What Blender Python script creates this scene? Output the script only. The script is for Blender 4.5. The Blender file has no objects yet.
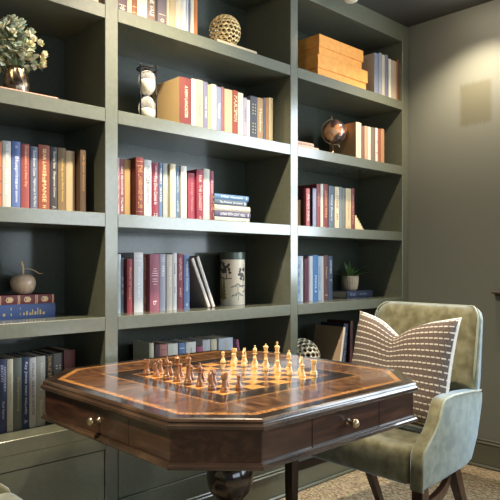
import bpy, bmesh, math, random
from mathutils import Vector, Matrix
random.seed(7)
PI = math.pi
SC = bpy.context.scene
COL = SC.collection

# ------------------------------------------------------------------ camera
CAM_H = 1.12
F = 618.0
UL, UD = 0.7247, 0.6890            # room X axis seen from the camera (lateral, depth)
cam = bpy.data.cameras.new('camera'); cam_o = bpy.data.objects.new('camera', cam); COL.objects.link(cam_o)
cam_o.location = (0, 0, CAM_H)
cam_o.rotation_euler = (PI/2, 0, -math.atan2(UD, UL))
cam.sensor_width = 36; cam.lens = F/500*36; cam.shift_y = 14/500; cam.clip_start = 0.02
SC.camera = cam_o

def dep(x, y): return UD*x + UL*y
def on_y(px, y):                   # X of the sight line of column px at distance plane Y
    r = (px-250)/F
    return y*(UD+UL*r)/(UL-UD*r)
def z_at(py, x, y): return CAM_H-(py-264)*dep(x, y)/F

# ------------------------------------------------------------------ materials
def lin(c):
    return tuple(((v/255)/12.92 if v/255 <= .04045 else ((v/255+.055)/1.055)**2.4) for v in c)
_mats = {}
def mat(name, rgb, rough=.5, metal=0., spec=.5, coat=0., **kw):
    key = (name, rgb, rough, metal)
    if key in _mats: return _mats[key]
    m = bpy.data.materials.new(name); m.use_nodes = True
    b = m.node_tree.nodes['Principled BSDF']
    b.inputs['Base Color'].default_value = (*lin(rgb), 1)
    b.inputs['Roughness'].default_value = rough
    b.inputs['Metallic'].default_value = metal
    b.inputs['Specular IOR Level'].default_value = spec
    b.inputs['Coat Weight'].default_value = coat
    for k, v in kw.items(): b.inputs[k.replace('_', ' ')].default_value = v
    _mats[key] = m
    return m
def nodes(m): return m.node_tree.nodes, m.node_tree.links, m.node_tree.nodes['Principled BSDF']
def noise_color(m, stops, scale=(1, 1, 1), nscale=5., detail=4., coord='Object', distortion=0., bump=0., bdist=.002, rough_var=None):
    N, L, b = nodes(m)
    tc = N.new('ShaderNodeTexCoord'); mp = N.new('ShaderNodeMapping'); mp.inputs['Scale'].default_value = scale
    nz = N.new('ShaderNodeTexNoise'); nz.inputs['Scale'].default_value = nscale; nz.inputs['Detail'].default_value = detail
    nz.inputs['Distortion'].default_value = distortion
    cr = N.new('ShaderNodeValToRGB')
    e = cr.color_ramp.elements
    while len(e) < len(stops): e.new(.5)
    for el, (p, c) in zip(e, stops): el.position = p; el.color = (*lin(c), 1)
    L.new(tc.outputs[coord], mp.inputs['Vector']); L.new(mp.outputs['Vector'], nz.inputs['Vector'])
    L.new(nz.outputs['Fac'], cr.inputs['Fac']); L.new(cr.outputs['Color'], b.inputs['Base Color'])
    if bump:
        bp = N.new('ShaderNodeBump'); bp.inputs['Strength'].default_value = bump; bp.inputs['Distance'].default_value = bdist
        L.new(nz.outputs['Fac'], bp.inputs['Height']); L.new(bp.outputs['Normal'], b.inputs['Normal'])
    if rough_var:
        mr = N.new('ShaderNodeMapRange'); mr.inputs['To Min'].default_value = rough_var[0]; mr.inputs['To Max'].default_value = rough_var[1]
        L.new(nz.outputs['Fac'], mr.inputs['Value']); L.new(mr.outputs['Result'], b.inputs['Roughness'])
    return m

# shelf and wall paint
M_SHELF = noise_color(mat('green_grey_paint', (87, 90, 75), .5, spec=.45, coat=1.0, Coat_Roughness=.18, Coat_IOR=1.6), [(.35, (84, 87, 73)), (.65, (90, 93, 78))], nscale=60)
M_SHELF_SHADED = noise_color(mat('green_grey_paint_shaded', (58, 64, 55), .5, spec=.2, coat=.4, Coat_Roughness=.12), [(.35, (55, 61, 53)), (.65, (61, 67, 57))], nscale=60)  # same shelf paint, darkened: bay shade put into the back panel colour
M_WALL = mat('wall_paint', (101, 103, 95), .55)
def wall_paint():
    N, L, b = nodes(M_WALL)
    geo = N.new('ShaderNodeNewGeometry'); nz = N.new('ShaderNodeTexNoise'); nz.inputs['Scale'].default_value = 14; nz.inputs['Detail'].default_value = 3
    st = N.new('ShaderNodeMapping'); st.inputs['Scale'].default_value = (1, 6, .7)
    L.new(geo.outputs['Position'], st.inputs['Vector']); L.new(st.outputs['Vector'], nz.inputs['Vector'])
    sep = N.new('ShaderNodeSeparateXYZ'); L.new(geo.outputs['Position'], sep.inputs['Vector'])
    def math_(op, a, bb):
        n = N.new('ShaderNodeMath'); n.operation = op
        for i, v in enumerate((a, bb)):
            if isinstance(v, (int, float)): n.inputs[i].default_value = v
            else: L.new(v, n.inputs[i])
        return n.outputs[0]
    wob = math_('MULTIPLY', math_('SUBTRACT', nz.outputs['Fac'], .5), .035)
    y = math_('ADD', sep.outputs['Y'], wob); z = math_('ADD', sep.outputs['Z'], wob)
    def inside(v, a, c, w=.012):
        m1 = N.new('ShaderNodeMapRange'); m1.inputs['From Min'].default_value = a-w; m1.inputs['From Max'].default_value = a+w
        m2 = N.new('ShaderNodeMapRange'); m2.inputs['From Min'].default_value = c+w; m2.inputs['From Max'].default_value = c-w
        L.new(v, m1.inputs['Value']); L.new(v, m2.inputs['Value'])
        return math_('MULTIPLY', m1.outputs[0], m2.outputs[0])
    # brushed square of trial paint on the right wall
    patch = math_('MULTIPLY', inside(y, 1.542, 1.722), inside(z, 1.90, 2.135))
    wallside = N.new('ShaderNodeMapRange'); wallside.inputs['From Min'].default_value = 3.2; wallside.inputs['From Max'].default_value = 3.22
    L.new(sep.outputs['X'], wallside.inputs['Value'])
    patch = math_('MULTIPLY', patch, wallside.outputs[0])
    mx = N.new('ShaderNodeMix'); mx.data_type = 'RGBA'
    mx.inputs['A'].default_value = (*lin((101, 103, 95)), 1); mx.inputs['B'].default_value = (*lin((88, 87, 72)), 1)
    L.new(patch, mx.inputs['Factor']); L.new(mx.outputs['Result'], b.inputs['Base Color'])
    bn = N.new('ShaderNodeTexNoise'); bn.inputs['Scale'].default_value = 220
    bp = N.new('ShaderNodeBump'); bp.inputs['Strength'].default_value = .08; bp.inputs['Distance'].default_value = .001
    L.new(bn.outputs['Fac'], bp.inputs['Height']); L.new(bp.outputs['Normal'], b.inputs['Normal'])
wall_paint()
M_CEIL = mat('ceiling_paint', (62, 62, 59), .6)
M_TRIM = mat('trim_paint', (84, 84, 73), .35)

def carpet():
    m = mat('woven_carpet', (190, 172, 140), .95)
    N, L, b = nodes(m)
    geo = N.new('ShaderNodeNewGeometry')
    mp = N.new('ShaderNodeMapping'); mp.inputs['Scale'].default_value = (105, 58, 1); mp.inputs['Rotation'].default_value = (0, 0, .7)
    L.new(geo.outputs['Position'], mp.inputs['Vector'])
    vo = N.new('ShaderNodeTexVoronoi'); vo.inputs['Scale'].default_value = 1.0; vo.inputs['Randomness'].default_value = .75
    L.new(mp.outputs['Vector'], vo.inputs['Vector'])
    cr = N.new('ShaderNodeValToRGB'); e = cr.color_ramp.elements
    e[0].position = .1; e[0].color = (*lin((212, 198, 170)), 1); e[1].position = .75; e[1].color = (*lin((128, 108, 80)), 1)
    L.new(vo.outputs['Distance'], cr.inputs['Fac'])
    mx = N.new('ShaderNodeMix'); mx.data_type = 'RGBA'; mx.blend_type = 'MULTIPLY'; mx.inputs['Factor'].default_value = .45
    L.new(cr.outputs['Color'], mx.inputs['A']); L.new(vo.outputs['Color'], mx.inputs['B'])
    hs = N.new('ShaderNodeHueSaturation'); hs.inputs['Saturation'].default_value = .35; L.new(vo.outputs['Color'], hs.inputs['Color'])
    L.new(hs.outputs['Color'], mx.inputs['B']); L.new(mx.outputs['Result'], b.inputs['Base Color'])
    bp = N.new('ShaderNodeBump'); bp.invert = True; bp.inputs['Strength'].default_value = .9; bp.inputs['Distance'].default_value = .008
    L.new(vo.outputs['Distance'], bp.inputs['Height']); L.new(bp.outputs['Normal'], b.inputs['Normal'])
    return m
M_CARPET = carpet()

def wood(name, a, b_, c, rough, scale=(1, 12, 12), nscale=4., coat=0., spec=.5):
    m = mat(name, b_, rough, coat=coat, spec=spec, Coat_Roughness=.08)
    return noise_color(m, [(.3, a), (.5, b_), (.72, c)], scale=scale, nscale=nscale, detail=6, distortion=.6, bump=.06, bdist=.0006)
M_APRON_X = wood('dark_mahogany_x', (40, 24, 18), (58, 35, 26), (82, 53, 39), .3, (2, 14, 14), 4, .3)
M_APRON_Y = wood('dark_mahogany_y', (40, 24, 18), (58, 35, 26), (82, 53, 39), .3, (14, 2, 14), 4, .3)
M_MOULD = wood('worn_moulding', (48, 36, 28), (64, 48, 37), (86, 67, 51), .24, (2, 2, 2), 3, .5)
M_BORDER = wood('dark_walnut_border', (30, 23, 20), (42, 32, 27), (60, 45, 36), .2, (6, 6, 1), 6, .5)
M_FIELD = wood('figured_walnut', (44, 30, 22), (88, 60, 41), (136, 96, 62), .19, (3, 16, 1), 5, .5)
M_BAND = wood('light_inlay', (128, 84, 44), (160, 110, 60), (184, 134, 78), .22, (8, 8, 1), 8, .5)
M_SQD = wood('dark_square', (50, 30, 20), (70, 42, 26), (96, 58, 34), .18, (4, 20, 1), 8, .5)
M_SQL = wood('light_square', (180, 120, 56), (204, 146, 76), (222, 168, 98), .18, (4, 20, 1), 8, .5)
M_LEGW = wood('dark_leg_wood', (34, 20, 15), (52, 30, 21), (76, 44, 30), .3, (14, 14, 2), 4, .2)
M_BALLW = wood('ebonised_turning', (20, 13, 11), (30, 19, 15), (46, 28, 20), .18, (6, 6, 6), 4, .6)
M_BRASS = mat('aged_brass', (168, 150, 122), .32, .9)
M_GOLD = mat('gold_metal', (236, 208, 150), .42, .35)
M_CHAMP = mat('champagne_metal', (212, 198, 170), .4, .5)
M_BLACKM = mat('black_iron', (34, 30, 28), .4, .6)
M_PAGES = noise_color(mat('page_edges', (222, 208, 178), .9), [(.3, (196, 180, 146)), (.7, (232, 220, 194))], scale=(60, 1, 60), nscale=9)

def velvet():
    m = mat('sage_velvet', (118, 122, 92), .75, spec=.25)
    N, L, b = nodes(m)
    noise_color(m, [(.36, (100, 95, 67)), (.5, (116, 112, 82)), (.66, (130, 128, 102))], nscale=24, detail=8, distortion=.2, bump=.12, bdist=.002)
    b.inputs['Sheen Weight'].default_value = 1; b.inputs['Sheen Roughness'].default_value = .45
    b.inputs['Sheen Tint'].default_value = (*lin((196, 224, 246)), 1)
    return m
M_VELVET = velvet()
M_PIPING = mat('velvet_piping', (140, 146, 124), .7, Sheen_Weight=.8)

# ------------------------------------------------------------------ mesh helpers
def link_mesh(name, bm, m, parent=None, smooth=False, loc=None):
    me = bpy.data.meshes.new(name); bm.normal_update(); bm.to_mesh(me); bm.free()
    for mm in (m if isinstance(m, (list, tuple)) else [m]): me.materials.append(mm)
    if smooth:
        for p in me.polygons: p.use_smooth = True
    o = bpy.data.objects.new(name, me); COL.objects.link(o)
    if parent: o.parent = parent
    if loc: o.location = loc
    return o
def sharp(o, ang=40):
    me = o.data
    for p in me.polygons: p.use_smooth = True
    bm = bmesh.new(); bm.from_mesh(me)
    for e in bm.edges:
        if len(e.link_faces) == 2 and e.calc_face_angle(0) > math.radians(ang): e.smooth = False
    bm.to_mesh(me); bm.free()
    return o
def box(bm, x0, x1, y0, y1, z0, z1, bev=0, mi=0, segs=1):
    vs = [bm.verts.new(p) for p in ((x0,y0,z0),(x1,y0,z0),(x1,y1,z0),(x0,y1,z0),(x0,y0,z1),(x1,y0,z1),(x1,y1,z1),(x0,y1,z1))]
    fs = [bm.faces.new([vs[i] for i in q]) for q in ((0,3,2,1),(4,5,6,7),(0,1,5,4),(1,2,6,5),(2,3,7,6),(3,0,4,7))]
    for f in fs: f.material_index = mi
    if bev:
        es = set(e for f in fs for e in f.edges)
        r = bmesh.ops.bevel(bm, geom=list(es), offset=bev, segments=segs, affect='EDGES', profile=.5)
        for f in r['faces']: f.material_index = mi
    return vs
def BM(): return bmesh.new()
def lathe(bm, prof, seg=24, cx=0, cy=0, cz=0, mi=0, wob=None):
    rings = []
    for r, z in prof:
        if r < 1e-6: rings.append([bm.verts.new((cx, cy, cz+z))])
        else:
            rings.append([bm.verts.new((cx+(r if not wob else r*wob(k/seg*2*PI, z))*math.cos(k/seg*2*PI),
                                        cy+(r if not wob else r*wob(k/seg*2*PI, z))*math.sin(k/seg*2*PI), cz+z)) for k in range(seg)])
    fs = []
    for a, b in zip(rings, rings[1:]):
        for k in range(seg):
            k2 = (k+1) % seg
            if len(a) == 1 and len(b) == 1: continue
            if len(a) == 1: fs.append(bm.faces.new((a[0], b[k2], b[k])))
            elif len(b) == 1: fs.append(bm.faces.new((a[k], a[k2], b[0])))
            else: fs.append(bm.faces.new((a[k], a[k2], b[k2], b[k])))
    if len(rings[0]) > 1: fs.append(bm.faces.new(list(reversed(rings[0]))))
    if len(rings[-1]) > 1: fs.append(bm.faces.new(rings[-1]))
    for f in fs: f.material_index = mi
    return fs
def tube(bm, pts, rad, seg=8, closed=False):
    pts = [Vector(p) for p in pts]; n = len(pts)
    rs = rad if isinstance(rad, (list, tuple)) else [rad]*n
    rings = []; up = None
    for i, p in enumerate(pts):
        if closed: t = (pts[(i+1) % n]-pts[i-1])
        else: t = pts[min(i+1, n-1)]-pts[max(i-1, 0)]
        t.normalize()
        if up is None:
            up = Vector((0, 0, 1)) if abs(t.z) < .9 else Vector((1, 0, 0))
        s = t.cross(up).normalized(); up = s.cross(t).normalized()
        rings.append([bm.verts.new(p+(s*math.cos(a)+up*math.sin(a))*rs[i]) for a in [k/seg*2*PI for k in range(seg)]])
    pr = list(zip(rings, rings[1:]))
    if closed: pr.append((rings[-1], rings[0]))
    for a, b in pr:
        for k in range(seg): bm.faces.new((a[k], a[(k+1) % seg], b[(k+1) % seg], b[k]))
    if not closed: bm.faces.new(list(reversed(rings[0]))); bm.faces.new(rings[-1])
    bmesh.ops.recalc_face_normals(bm, faces=bm.faces[:])
def prism(bm, poly, z0, z1, mi=0):
    a = [bm.verts.new((x, y, z0)) for x, y in poly]; b = [bm.verts.new((x, y, z1)) for x, y in poly]
    fs = [bm.faces.new(list(reversed(a))), bm.faces.new(b)]
    n = len(poly)
    for i in range(n): fs.append(bm.faces.new((a[i], a[(i+1) % n], b[(i+1) % n], b[i])))
    for f in fs: f.material_index = mi
    return fs
def loft(bm, sections, cap=True, mi=0):           # list of closed loops with equal counts
    R = [[bm.verts.new(p) for p in s] for s in sections]
    n = len(R[0])
    for a, b in zip(R, R[1:]):
        for i in range(n): bm.faces.new((a[i], a[(i+1) % n], b[(i+1) % n], b[i])).material_index = mi
    if cap: bm.faces.new(list(reversed(R[0]))).material_index = mi; bm.faces.new(R[-1]).material_index = mi
    bmesh.ops.recalc_face_normals(bm, faces=bm.faces[:])
def tag(o, label=None, cat=None, group=None, kind=None):
    if label: o['label'] = label
    if cat: o['category'] = cat
    if group: o['group'] = group
    if kind: o['kind'] = kind
    return o
def thing(name, label, cat, loc=(0, 0, 0), group=None, rz=0.):
    o = bpy.data.objects.new(name, None); COL.objects.link(o)
    o.location = loc; o.rotation_euler = (0, 0, rz); o.empty_display_size = .05
    return tag(o, label, cat, group)
def copy_tree(o, parent=None):
    c = o.copy(); COL.objects.link(c)
    if parent: c.parent = parent
    for ch in list(o.children): copy_tree(ch, c)
    return c

# lettering: flat text turned into mesh, cached per string
_txt = {}
def text_mesh(s, serif=0.):
    if s in _txt: return _txt[s]
    cu = bpy.data.curves.new('lettering', 'FONT'); cu.body = s; cu.size = 1.0; cu.resolution_u = 2
    cu.align_x = 'CENTER'; cu.align_y = 'CENTER'
    o = bpy.data.objects.new('lettering', cu); COL.objects.link(o)
    dg = bpy.context.evaluated_depsgraph_get(); dg.update()
    me = bpy.data.meshes.new_from_object(o.evaluated_get(dg))
    vs = [tuple(v.co) for v in me.vertices]; fs = [tuple(p.vertices) for p in me.polygons]
    bpy.data.objects.remove(o); bpy.data.curves.remove(cu); bpy.data.meshes.remove(me)
    xs = [v[0] for v in vs]; ys = [v[1] for v in vs]
    w = max(xs)-min(xs); h = max(ys)-min(ys); cx = (max(xs)+min(xs))/2; cy = (max(ys)+min(ys))/2
    _txt[s] = ([(v[0]-cx, v[1]-cy) for v in vs], fs, w, h)
    return _txt[s]
def lettering(bm, s, fn, length, height):
    """fn(along, up) -> 3D point; the text is fitted into length x height"""
    vs, fs, w, h = text_mesh(s)
    sx = length/w; sy = height/h
    k = min(sy, sx*1.7); sx = min(sx, sy*1.5); sy = k
    B = [bm.verts.new(fn(x*sx, y*sy)) for x, y in vs]
    for f in fs:
        try: bm.faces.new([B[i] for i in f])
        except ValueError: pass

# ------------------------------------------------------------------ the room
WALL_X, SHELF_Y, BACK_Y = 3.289, 2.06, 2.42
def structure(name, bm, m): return tag(link_mesh(name, bm, m), kind='structure')
CEIL_Z = 2.56
WIN_L = 12.5
X0, Y0 = -2.4, -4.2
b = BM(); box(b, X0-.1, WALL_X+.1, Y0-.1, BACK_Y+.1, -.1, 0); structure('floor', b, M_CARPET)
b = BM(); box(b, X0-.1, WALL_X+.1, Y0-.1, BACK_Y+.1, CEIL_Z, CEIL_Z+.1); structure('ceiling', b, M_CEIL)
WINS = [(-1.0, 1.36), (-3.7, -1.25)]; WZ0, WZ1 = .975, 2.3
b = BM()
for y0, y1 in ((Y0-.1, -3.7), (-1.25, -1.0), (1.36, BACK_Y+.1)): box(b, WALL_X, WALL_X+.1, y0, y1, 0, CEIL_Z)
for y0, y1 in WINS: box(b, WALL_X, WALL_X+.1, y0, y1, 0, WZ0); box(b, WALL_X, WALL_X+.1, y0, y1, WZ1, CEIL_Z)
structure('wall_right', b, M_WALL)
b = BM(); box(b, X0, WALL_X, BACK_Y, BACK_Y+.1, 0, CEIL_Z); structure('wall_back', b, M_WALL)
b = BM(); box(b, X0-.1, X0, Y0-.1, BACK_Y+.1, 0, CEIL_Z); structure('wall_left', b, M_WALL)
FX0, FX1 = -1.6, 2.2
b = BM(); box(b, X0, FX0, Y0-.1, Y0, 0, CEIL_Z); box(b, FX1, WALL_X, Y0-.1, Y0, 0, CEIL_Z)
box(b, FX0, FX1, Y0-.1, Y0, 0, WZ0); box(b, FX0, FX1, Y0-.1, Y0, WZ1, CEIL_Z); structure('wall_front', b, M_WALL)
b = BM()
for k in range(4): x = FX0+(FX1-FX0-.04)*k/3; box(b, x, x+.04, Y0-.07, Y0-.03, WZ0, WZ1)
for z in (WZ0, (WZ0+WZ1)/2, WZ1-.04): box(b, FX0, FX1, Y0-.065, Y0-.035, z, z+.04)
structure('window_3', b, mat('window_white', (220, 220, 214), .4))  # added unseen window behind the camera, brightens the lower shelves
for k, (y0, y1) in enumerate(WINS):
    b = BM()
    for y in (y0, (y0+y1)/2-.02, y1-.04): box(b, WALL_X+.03, WALL_X+.07, y, y+.04, WZ0, WZ1)
    for z in (WZ0, (WZ0+WZ1)/2, WZ1-.04): box(b, WALL_X+.035, WALL_X+.065, y0, y1, z, z+.04)
    structure('window_%d' % (k+1), b, mat('window_white', (220, 220, 214), .4))
# baseboard on the right wall, with its bead
b = BM(); box(b, WALL_X-.014, WALL_X, Y0, SHELF_Y-.002, 0, .128)
box(b, WALL_X-.02, WALL_X, Y0, SHELF_Y-.002, .128, .142, .004); box(b, WALL_X-.012, WALL_X, Y0, SHELF_Y-.002, .142, .156, .004)
box(b, WALL_X-.03, WALL_X-.014, Y0, SHELF_Y-.016, 0, .016, .005)
structure('baseboard_right', b, M_TRIM)
# short end of a dark wooden ledge on the right wall
b = BM(); box(b, WALL_X-.05, WALL_X, -1.16, 1.52, .960, .972, .003); box(b, WALL_X-.03, WALL_X, -1.15, 1.51, .948, .960)
structure('trim_1', b, wood('ledge_wood', (44, 34, 27), (66, 52, 40), (90, 72, 56), .4, (2, 14, 14)))

# ------------------------------------------------------------------ built-in bookcase
BC = thing('built_in_bookcase', 'tall green-grey built-in bookcase with three bays covering the back wall', 'bookcase', (1.7, SHELF_Y, 0))
def bpart(name, bm, m=None):
    o = link_mesh(name, bm, m or M_SHELF, BC); o.matrix_parent_inverse = Matrix.Translation((-1.7, -SHELF_Y, 0)); return o
UPR = [(.183, .237), (1.207, 1.262), (2.2335, 2.2865), (3.222, WALL_X-.001)]
BAYS = [(.237, 1.207), (1.262, 2.2335), (2.2865, 3.222)]
INB = 2.385
SHZ = [2.097, 1.7075, 1.312, .920, .526]
for x0, x1 in UPR:
    b = BM(); box(b, x0, x1, SHELF_Y, INB, .13, CEIL_Z-.001, .0015); bpart('upright', b)
for i, (x0, x1) in enumerate(BAYS):
    for j, z in enumerate(SHZ):
        b = BM(); box(b, x0, x1, SHELF_Y, INB, z-.0515, z, .0015); bpart('shelf', b)
    b = BM(); box(b, x0, x1, SHELF_Y, SHELF_Y+.02, .423, .4745); bpart('rail', b)
    b = BM(); box(b, x0+.003, x1-.003, SHELF_Y+.001, SHELF_Y+.021, .222, .4205, .0015); bpart('drawer_front', b)
    b = BM(); box(b, x0, x1, SHELF_Y, SHELF_Y+.02, .12, .219, .001); bpart('rail', b)
    b = BM(); box(b, x0, x1, SHELF_Y, SHELF_Y+.02, 2.457, CEIL_Z-.001, .0015); box(b, x0, x1, SHELF_Y+.02, INB, 2.457, 2.477); bpart('fascia', b)
b = BM(); box(b, .183, WALL_X-.001, INB, BACK_Y-.001, .1, CEIL_Z-.001); bpart('back_panel', b, M_SHELF_SHADED)
b = BM(); box(b, .183, WALL_X-.03, SHELF_Y-.014, SHELF_Y, 0, .112); box(b, .183, WALL_X-.03, SHELF_Y-.02, SHELF_Y, .112, .126, .004)
box(b, .183, WALL_X-.03, SHELF_Y-.012, SHELF_Y, .126, .136, .003); box(b, .183, WALL_X-.03, SHELF_Y-.028, SHELF_Y-.014, 0, .016, .005)
bpart('baseboard', b)

# ------------------------------------------------------------------ books
def paper(rgb, rough=.6):
    rgb = tuple(int(v*.9) for v in rgb)
    m = mat('cover_%d_%d_%d' % rgb, rgb, rough)
    return m
def foil(rgb): return mat('title_%d_%d_%d' % rgb, rgb, .45)
GOLDT, WHT, BLK, CRM = (214, 178, 104), (236, 232, 224), (40, 38, 44), (232, 214, 176)

def make_book(w, h, d, col, title=None, tcol=GOLDT, bands=None, side=None, round_=.003, flat=False, soft=False, shapes=None):
    """a closed book standing with its spine towards -Y; x 0..w, y 0..d, z 0..h; returns list of children"""
    out = []
    t = min(.0026, w*.16)
    m1 = paper(col); m2 = paper(side) if side else m1
    b = BM()
    box(b, 0, t, .002, d, 0, h, 0, 1); box(b, w-t, w, .002, d, 0, h, 0, 1)
    n = 5; rr = min(round_, w*.25)
    front = [(w*i/n, .002-rr*math.sin(PI*i/n)-.0005) for i in range(n+1)]
    sec = [(x, y) for x, y in front]+[(w-.0001, .0035), (.0001, .0035)]
    prism(b, [(x, y) for x, y in sec], 0, h, 0)
    bmesh.ops.recalc_face_normals(b, faces=b.faces[:])
    out.append(('cover', b, [m1, m2]))
    ins = 0.0006 if soft else .003
    b = BM(); box(b, t, w-t, .0036, d-ins, ins, h-ins); out.append(('pages', b, M_PAGES))
    yf = -rr-.0011
    def surf(x): 
        return .002-rr*math.sin(PI*min(max(x/w, 0), 1))-.0012
    if title or bands or shapes:
        b = BM()
        for poly in shapes or []:      # printed ornaments: (along, up) as fractions
            b.faces.new([b.verts.new((w/2-u*w, surf(w/2-u*w)-.0002, h*a)) for a, u in poly])
        for s, c, ln, hh, off in (title or []):
            lettering(b, s, lambda a, u: (w/2+off*w+u, surf(w/2+off*w+u), h*c-a) if not flat else (w/2-u, surf(w/2-u), h*c+a), h*ln, w*hh)
        for z, th, ww in (bands or []):
            x0, x1 = w*(.5-ww/2), w*(.5+ww/2)
            k = 4
            A = [b.verts.new((x0+(x1-x0)*i/k, surf(x0+(x1-x0)*i/k), h*z)) for i in range(k+1)]
            B = [b.verts.new((x0+(x1-x0)*i/k, surf(x0+(x1-x0)*i/k), h*z+th)) for i in range(k+1)]
            for i in range(k): b.faces.new((A[i], A[i+1], B[i+1], B[i]))
        out.append(('spine_lettering', b, foil(tcol)))
    return out
def place_book(parts, label, cat, loc, group, lean=0., flat=False, yaw=0.):
    o = thing('book', label, cat, loc, group)
    for n, b, m in parts: link_mesh(n, b, m, o)
    if flat: o.rotation_euler = (0, PI/2, 0)        # lying: local z -> +x, local x -> -z
    else: o.rotation_euler = (0, lean, yaw)
    return o
ORD = ['leftmost', 'second from the left', 'third from the left', 'fourth from the left', 'fifth from the left', 'sixth from the left',
       'seventh from the left', 'eighth from the left', 'ninth from the left', 'tenth from the left', 'eleventh from the left',
       'twelfth from the left', 'thirteenth from the left', 'fourteenth from the left', 'fifteenth from the left',
       'sixteenth from the left', 'seventeenth from the left', 'eighteenth from the left']
def T(*a): return [(x+(0,))[:5] if len(x) == 4 else x for x in a]
def row(specs, zshelf, bay, ysp, where, group, cap=None):
    prev = BAYS[bay][0]+.0015
    for i, s in enumerate(specs):
        px0, px1, pyt, col, desc = s[:5]; k = s[5] if len(s) > 5 else {}
        y = ysp-k.pop('out', 0.)
        xa, xb = on_y(px0, y), on_y(px1, y)
        xa = max(xa, prev+.0008); w = max(xb-xa, .009)
        h = (z_at(pyt, xa+w/2, y)-zshelf) if pyt is not None else k.pop('h')
        d = min(k.pop('d', .155), INB-.004-y)
        lean = k.pop('lean', 0.)
        parts = make_book(w, h, d, col, **k)
        lab = '%s, %s %s' % (desc, ORD[i], where)
        place_book(parts, lab, 'book', (xa, y, zshelf), group, lean)
        prev = xa+w

C_MAR, C_CRIM, C_MAUV, C_CREAM, C_WHITE, C_TAN = (98, 34, 38), (134, 42, 58), (142, 78, 92), (214, 196, 158), (222, 216, 206), (190, 152, 104)
# top shelf, left bay
row([(86, 92.4, None, C_CREAM, 'cream book', dict(h=.22)), (92.8, 98.8, None, (224, 206, 176), 'pale cream book', dict(h=.23)),
     (99.4, 104.6, None, (196, 116, 100), 'salmon pink book', dict(h=.2))], SHZ[0], 0, 2.085, 'above the flower vase', 'books on the top shelf above the flowers')
# top shelf, middle bay
row([(117.8, 127, None, (98, 76, 84), 'purplish brown book with pale emblem', dict(h=.23, title=T(('*', .1, .1, .6)), tcol=CRM, bands=[(.16, .002, .8)])),
     (127.3, 132, None, C_CREAM, 'slim cream book', dict(h=.22)),
     (132.2, 137, None, (150, 82, 42), 'orange brown book with gilt bands', dict(h=.225, bands=[(.05, .004, .9), (.1, .003, .9), (.2, .003, .9), (.4, .003, .9)])),
     (137.4, 147.4, None, (228, 214, 184), 'wide cream white book', dict(h=.24)),
     (147.8, 155.6, None, (126, 102, 84), 'taupe book with white letters', dict(h=.235, title=T(('THE VALE', .32, .36, .5)), tcol=WHT)),
     (155.9, 157.3, None, (60, 50, 52), 'very thin dark book', dict(h=.2)),
     (157.5, 166.5, None, (112, 98, 104), 'grey purple book with pale panel', dict(h=.235, bands=[(.04, .0015, .8), (.22, .0015, .8)], title=T(('o', .12, .06, .4)), tcol=CRM)),
     (166.8, 169.4, None, C_CREAM, 'narrow cream book', dict(h=.21)), (169.7, 175.3, None, (196, 172, 130), 'beige book', dict(h=.22)),
     (175.6, 181, None, (220, 206, 178), 'pale cream book', dict(h=.23)), (181.2, 186, None, C_WHITE, 'white book', dict(h=.22)),
     (186.2, 188.6, None, (190, 196, 206), 'thin bluish white book', dict(h=.21)), (188.8, 190.6, None, (92, 108, 142), 'thin blue book', dict(h=.22)),
     (190.8, 194, None, (226, 214, 188), 'slim cream book', dict(h=.2)), (194.2, 197.6, None, (198, 118, 58), 'slim orange book', dict(h=.21))],
    SHZ[0], 1, 2.10, 'left of the high gold ball', 'books on the top shelf beside the gold ball')
# second shelf, middle bay (hourglass)
row([(179.5, 191.7, 78, (112, 42, 34), 'thick brick red book with tan boards', dict(out=.045, d=.2, side=(230, 196, 138), round_=.006, title=T(('A NEW LANCASTER', .5, .66, .24)), tcol=CRM)),
     (191.9, 196.3, 79, (228, 216, 194), 'white book', dict(out=.03)), (196.8, 203.2, 80, (190, 166, 144), 'rosy beige book', dict(out=.02, title=T(('Orchard', .5, .4, .4)), tcol=(120, 96, 84))),
     (203.6, 208, 82, (120, 116, 142), 'lavender grey book', dict(title=T(('Harbour Days', .5, .6, .4)), tcol=WHT)),
     (208.2, 211.6, 85, (214, 190, 128), 'slim yellowish cream book', dict()), (211.8, 216.4, 84.5, (236, 226, 204), 'bright white book', dict()),
     (216.7, 221.4, 87, (132, 142, 166), 'light blue book', dict(title=T(('Winter', .5, .5, .4)), tcol=WHT)), (221.7, 224.2, 87, (150, 96, 100), 'thin reddish book', dict()),
     (224.8, 232.5, 89.5, (194, 172, 138), 'wide beige book', dict()), (233, 238.1, 90.5, (152, 66, 44), 'rust red book with pale letters', dict(title=T(('PARIS', .72, .34, .6), ('MON', .45, .2, .6)), tcol=CRM)),
     (238.4, 243.4, 93, (226, 212, 190), 'cream white book', dict(d=.145)), (243.8, 247.1, 98, (176, 170, 184), 'slim lavender white book', dict(d=.13, title=T(('Letters', .6, .6, .5)), tcol=(90, 84, 120))),
     (247.3, 250.2, 100, C_WHITE, 'short slim white book', dict(d=.13)),
     (250.7, 257.3, 96.5, (66, 70, 84), 'slate book with two yellowish panels', dict(title=T(('::::', .72, .24, .5), ('::::', .3, .24, .5)), tcol=(176, 172, 96))),
     (257.6, 263.2, 98, (176, 140, 96), 'tan book', dict(title=T(('Meadow', .5, .6, .4)), tcol=CRM)), (263.5, 266.1, 98, (104, 100, 116), 'thin dark lavender book', dict()),
     (266.3, 269, 98, (190, 138, 82), 'thin tan orange book', dict()), (269.2, 273.2, 98, (232, 208, 162), 'cream book', dict())],
    SHZ[1], 1, 2.14, 'beside the hourglass', 'books standing beside the hourglass')
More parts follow.
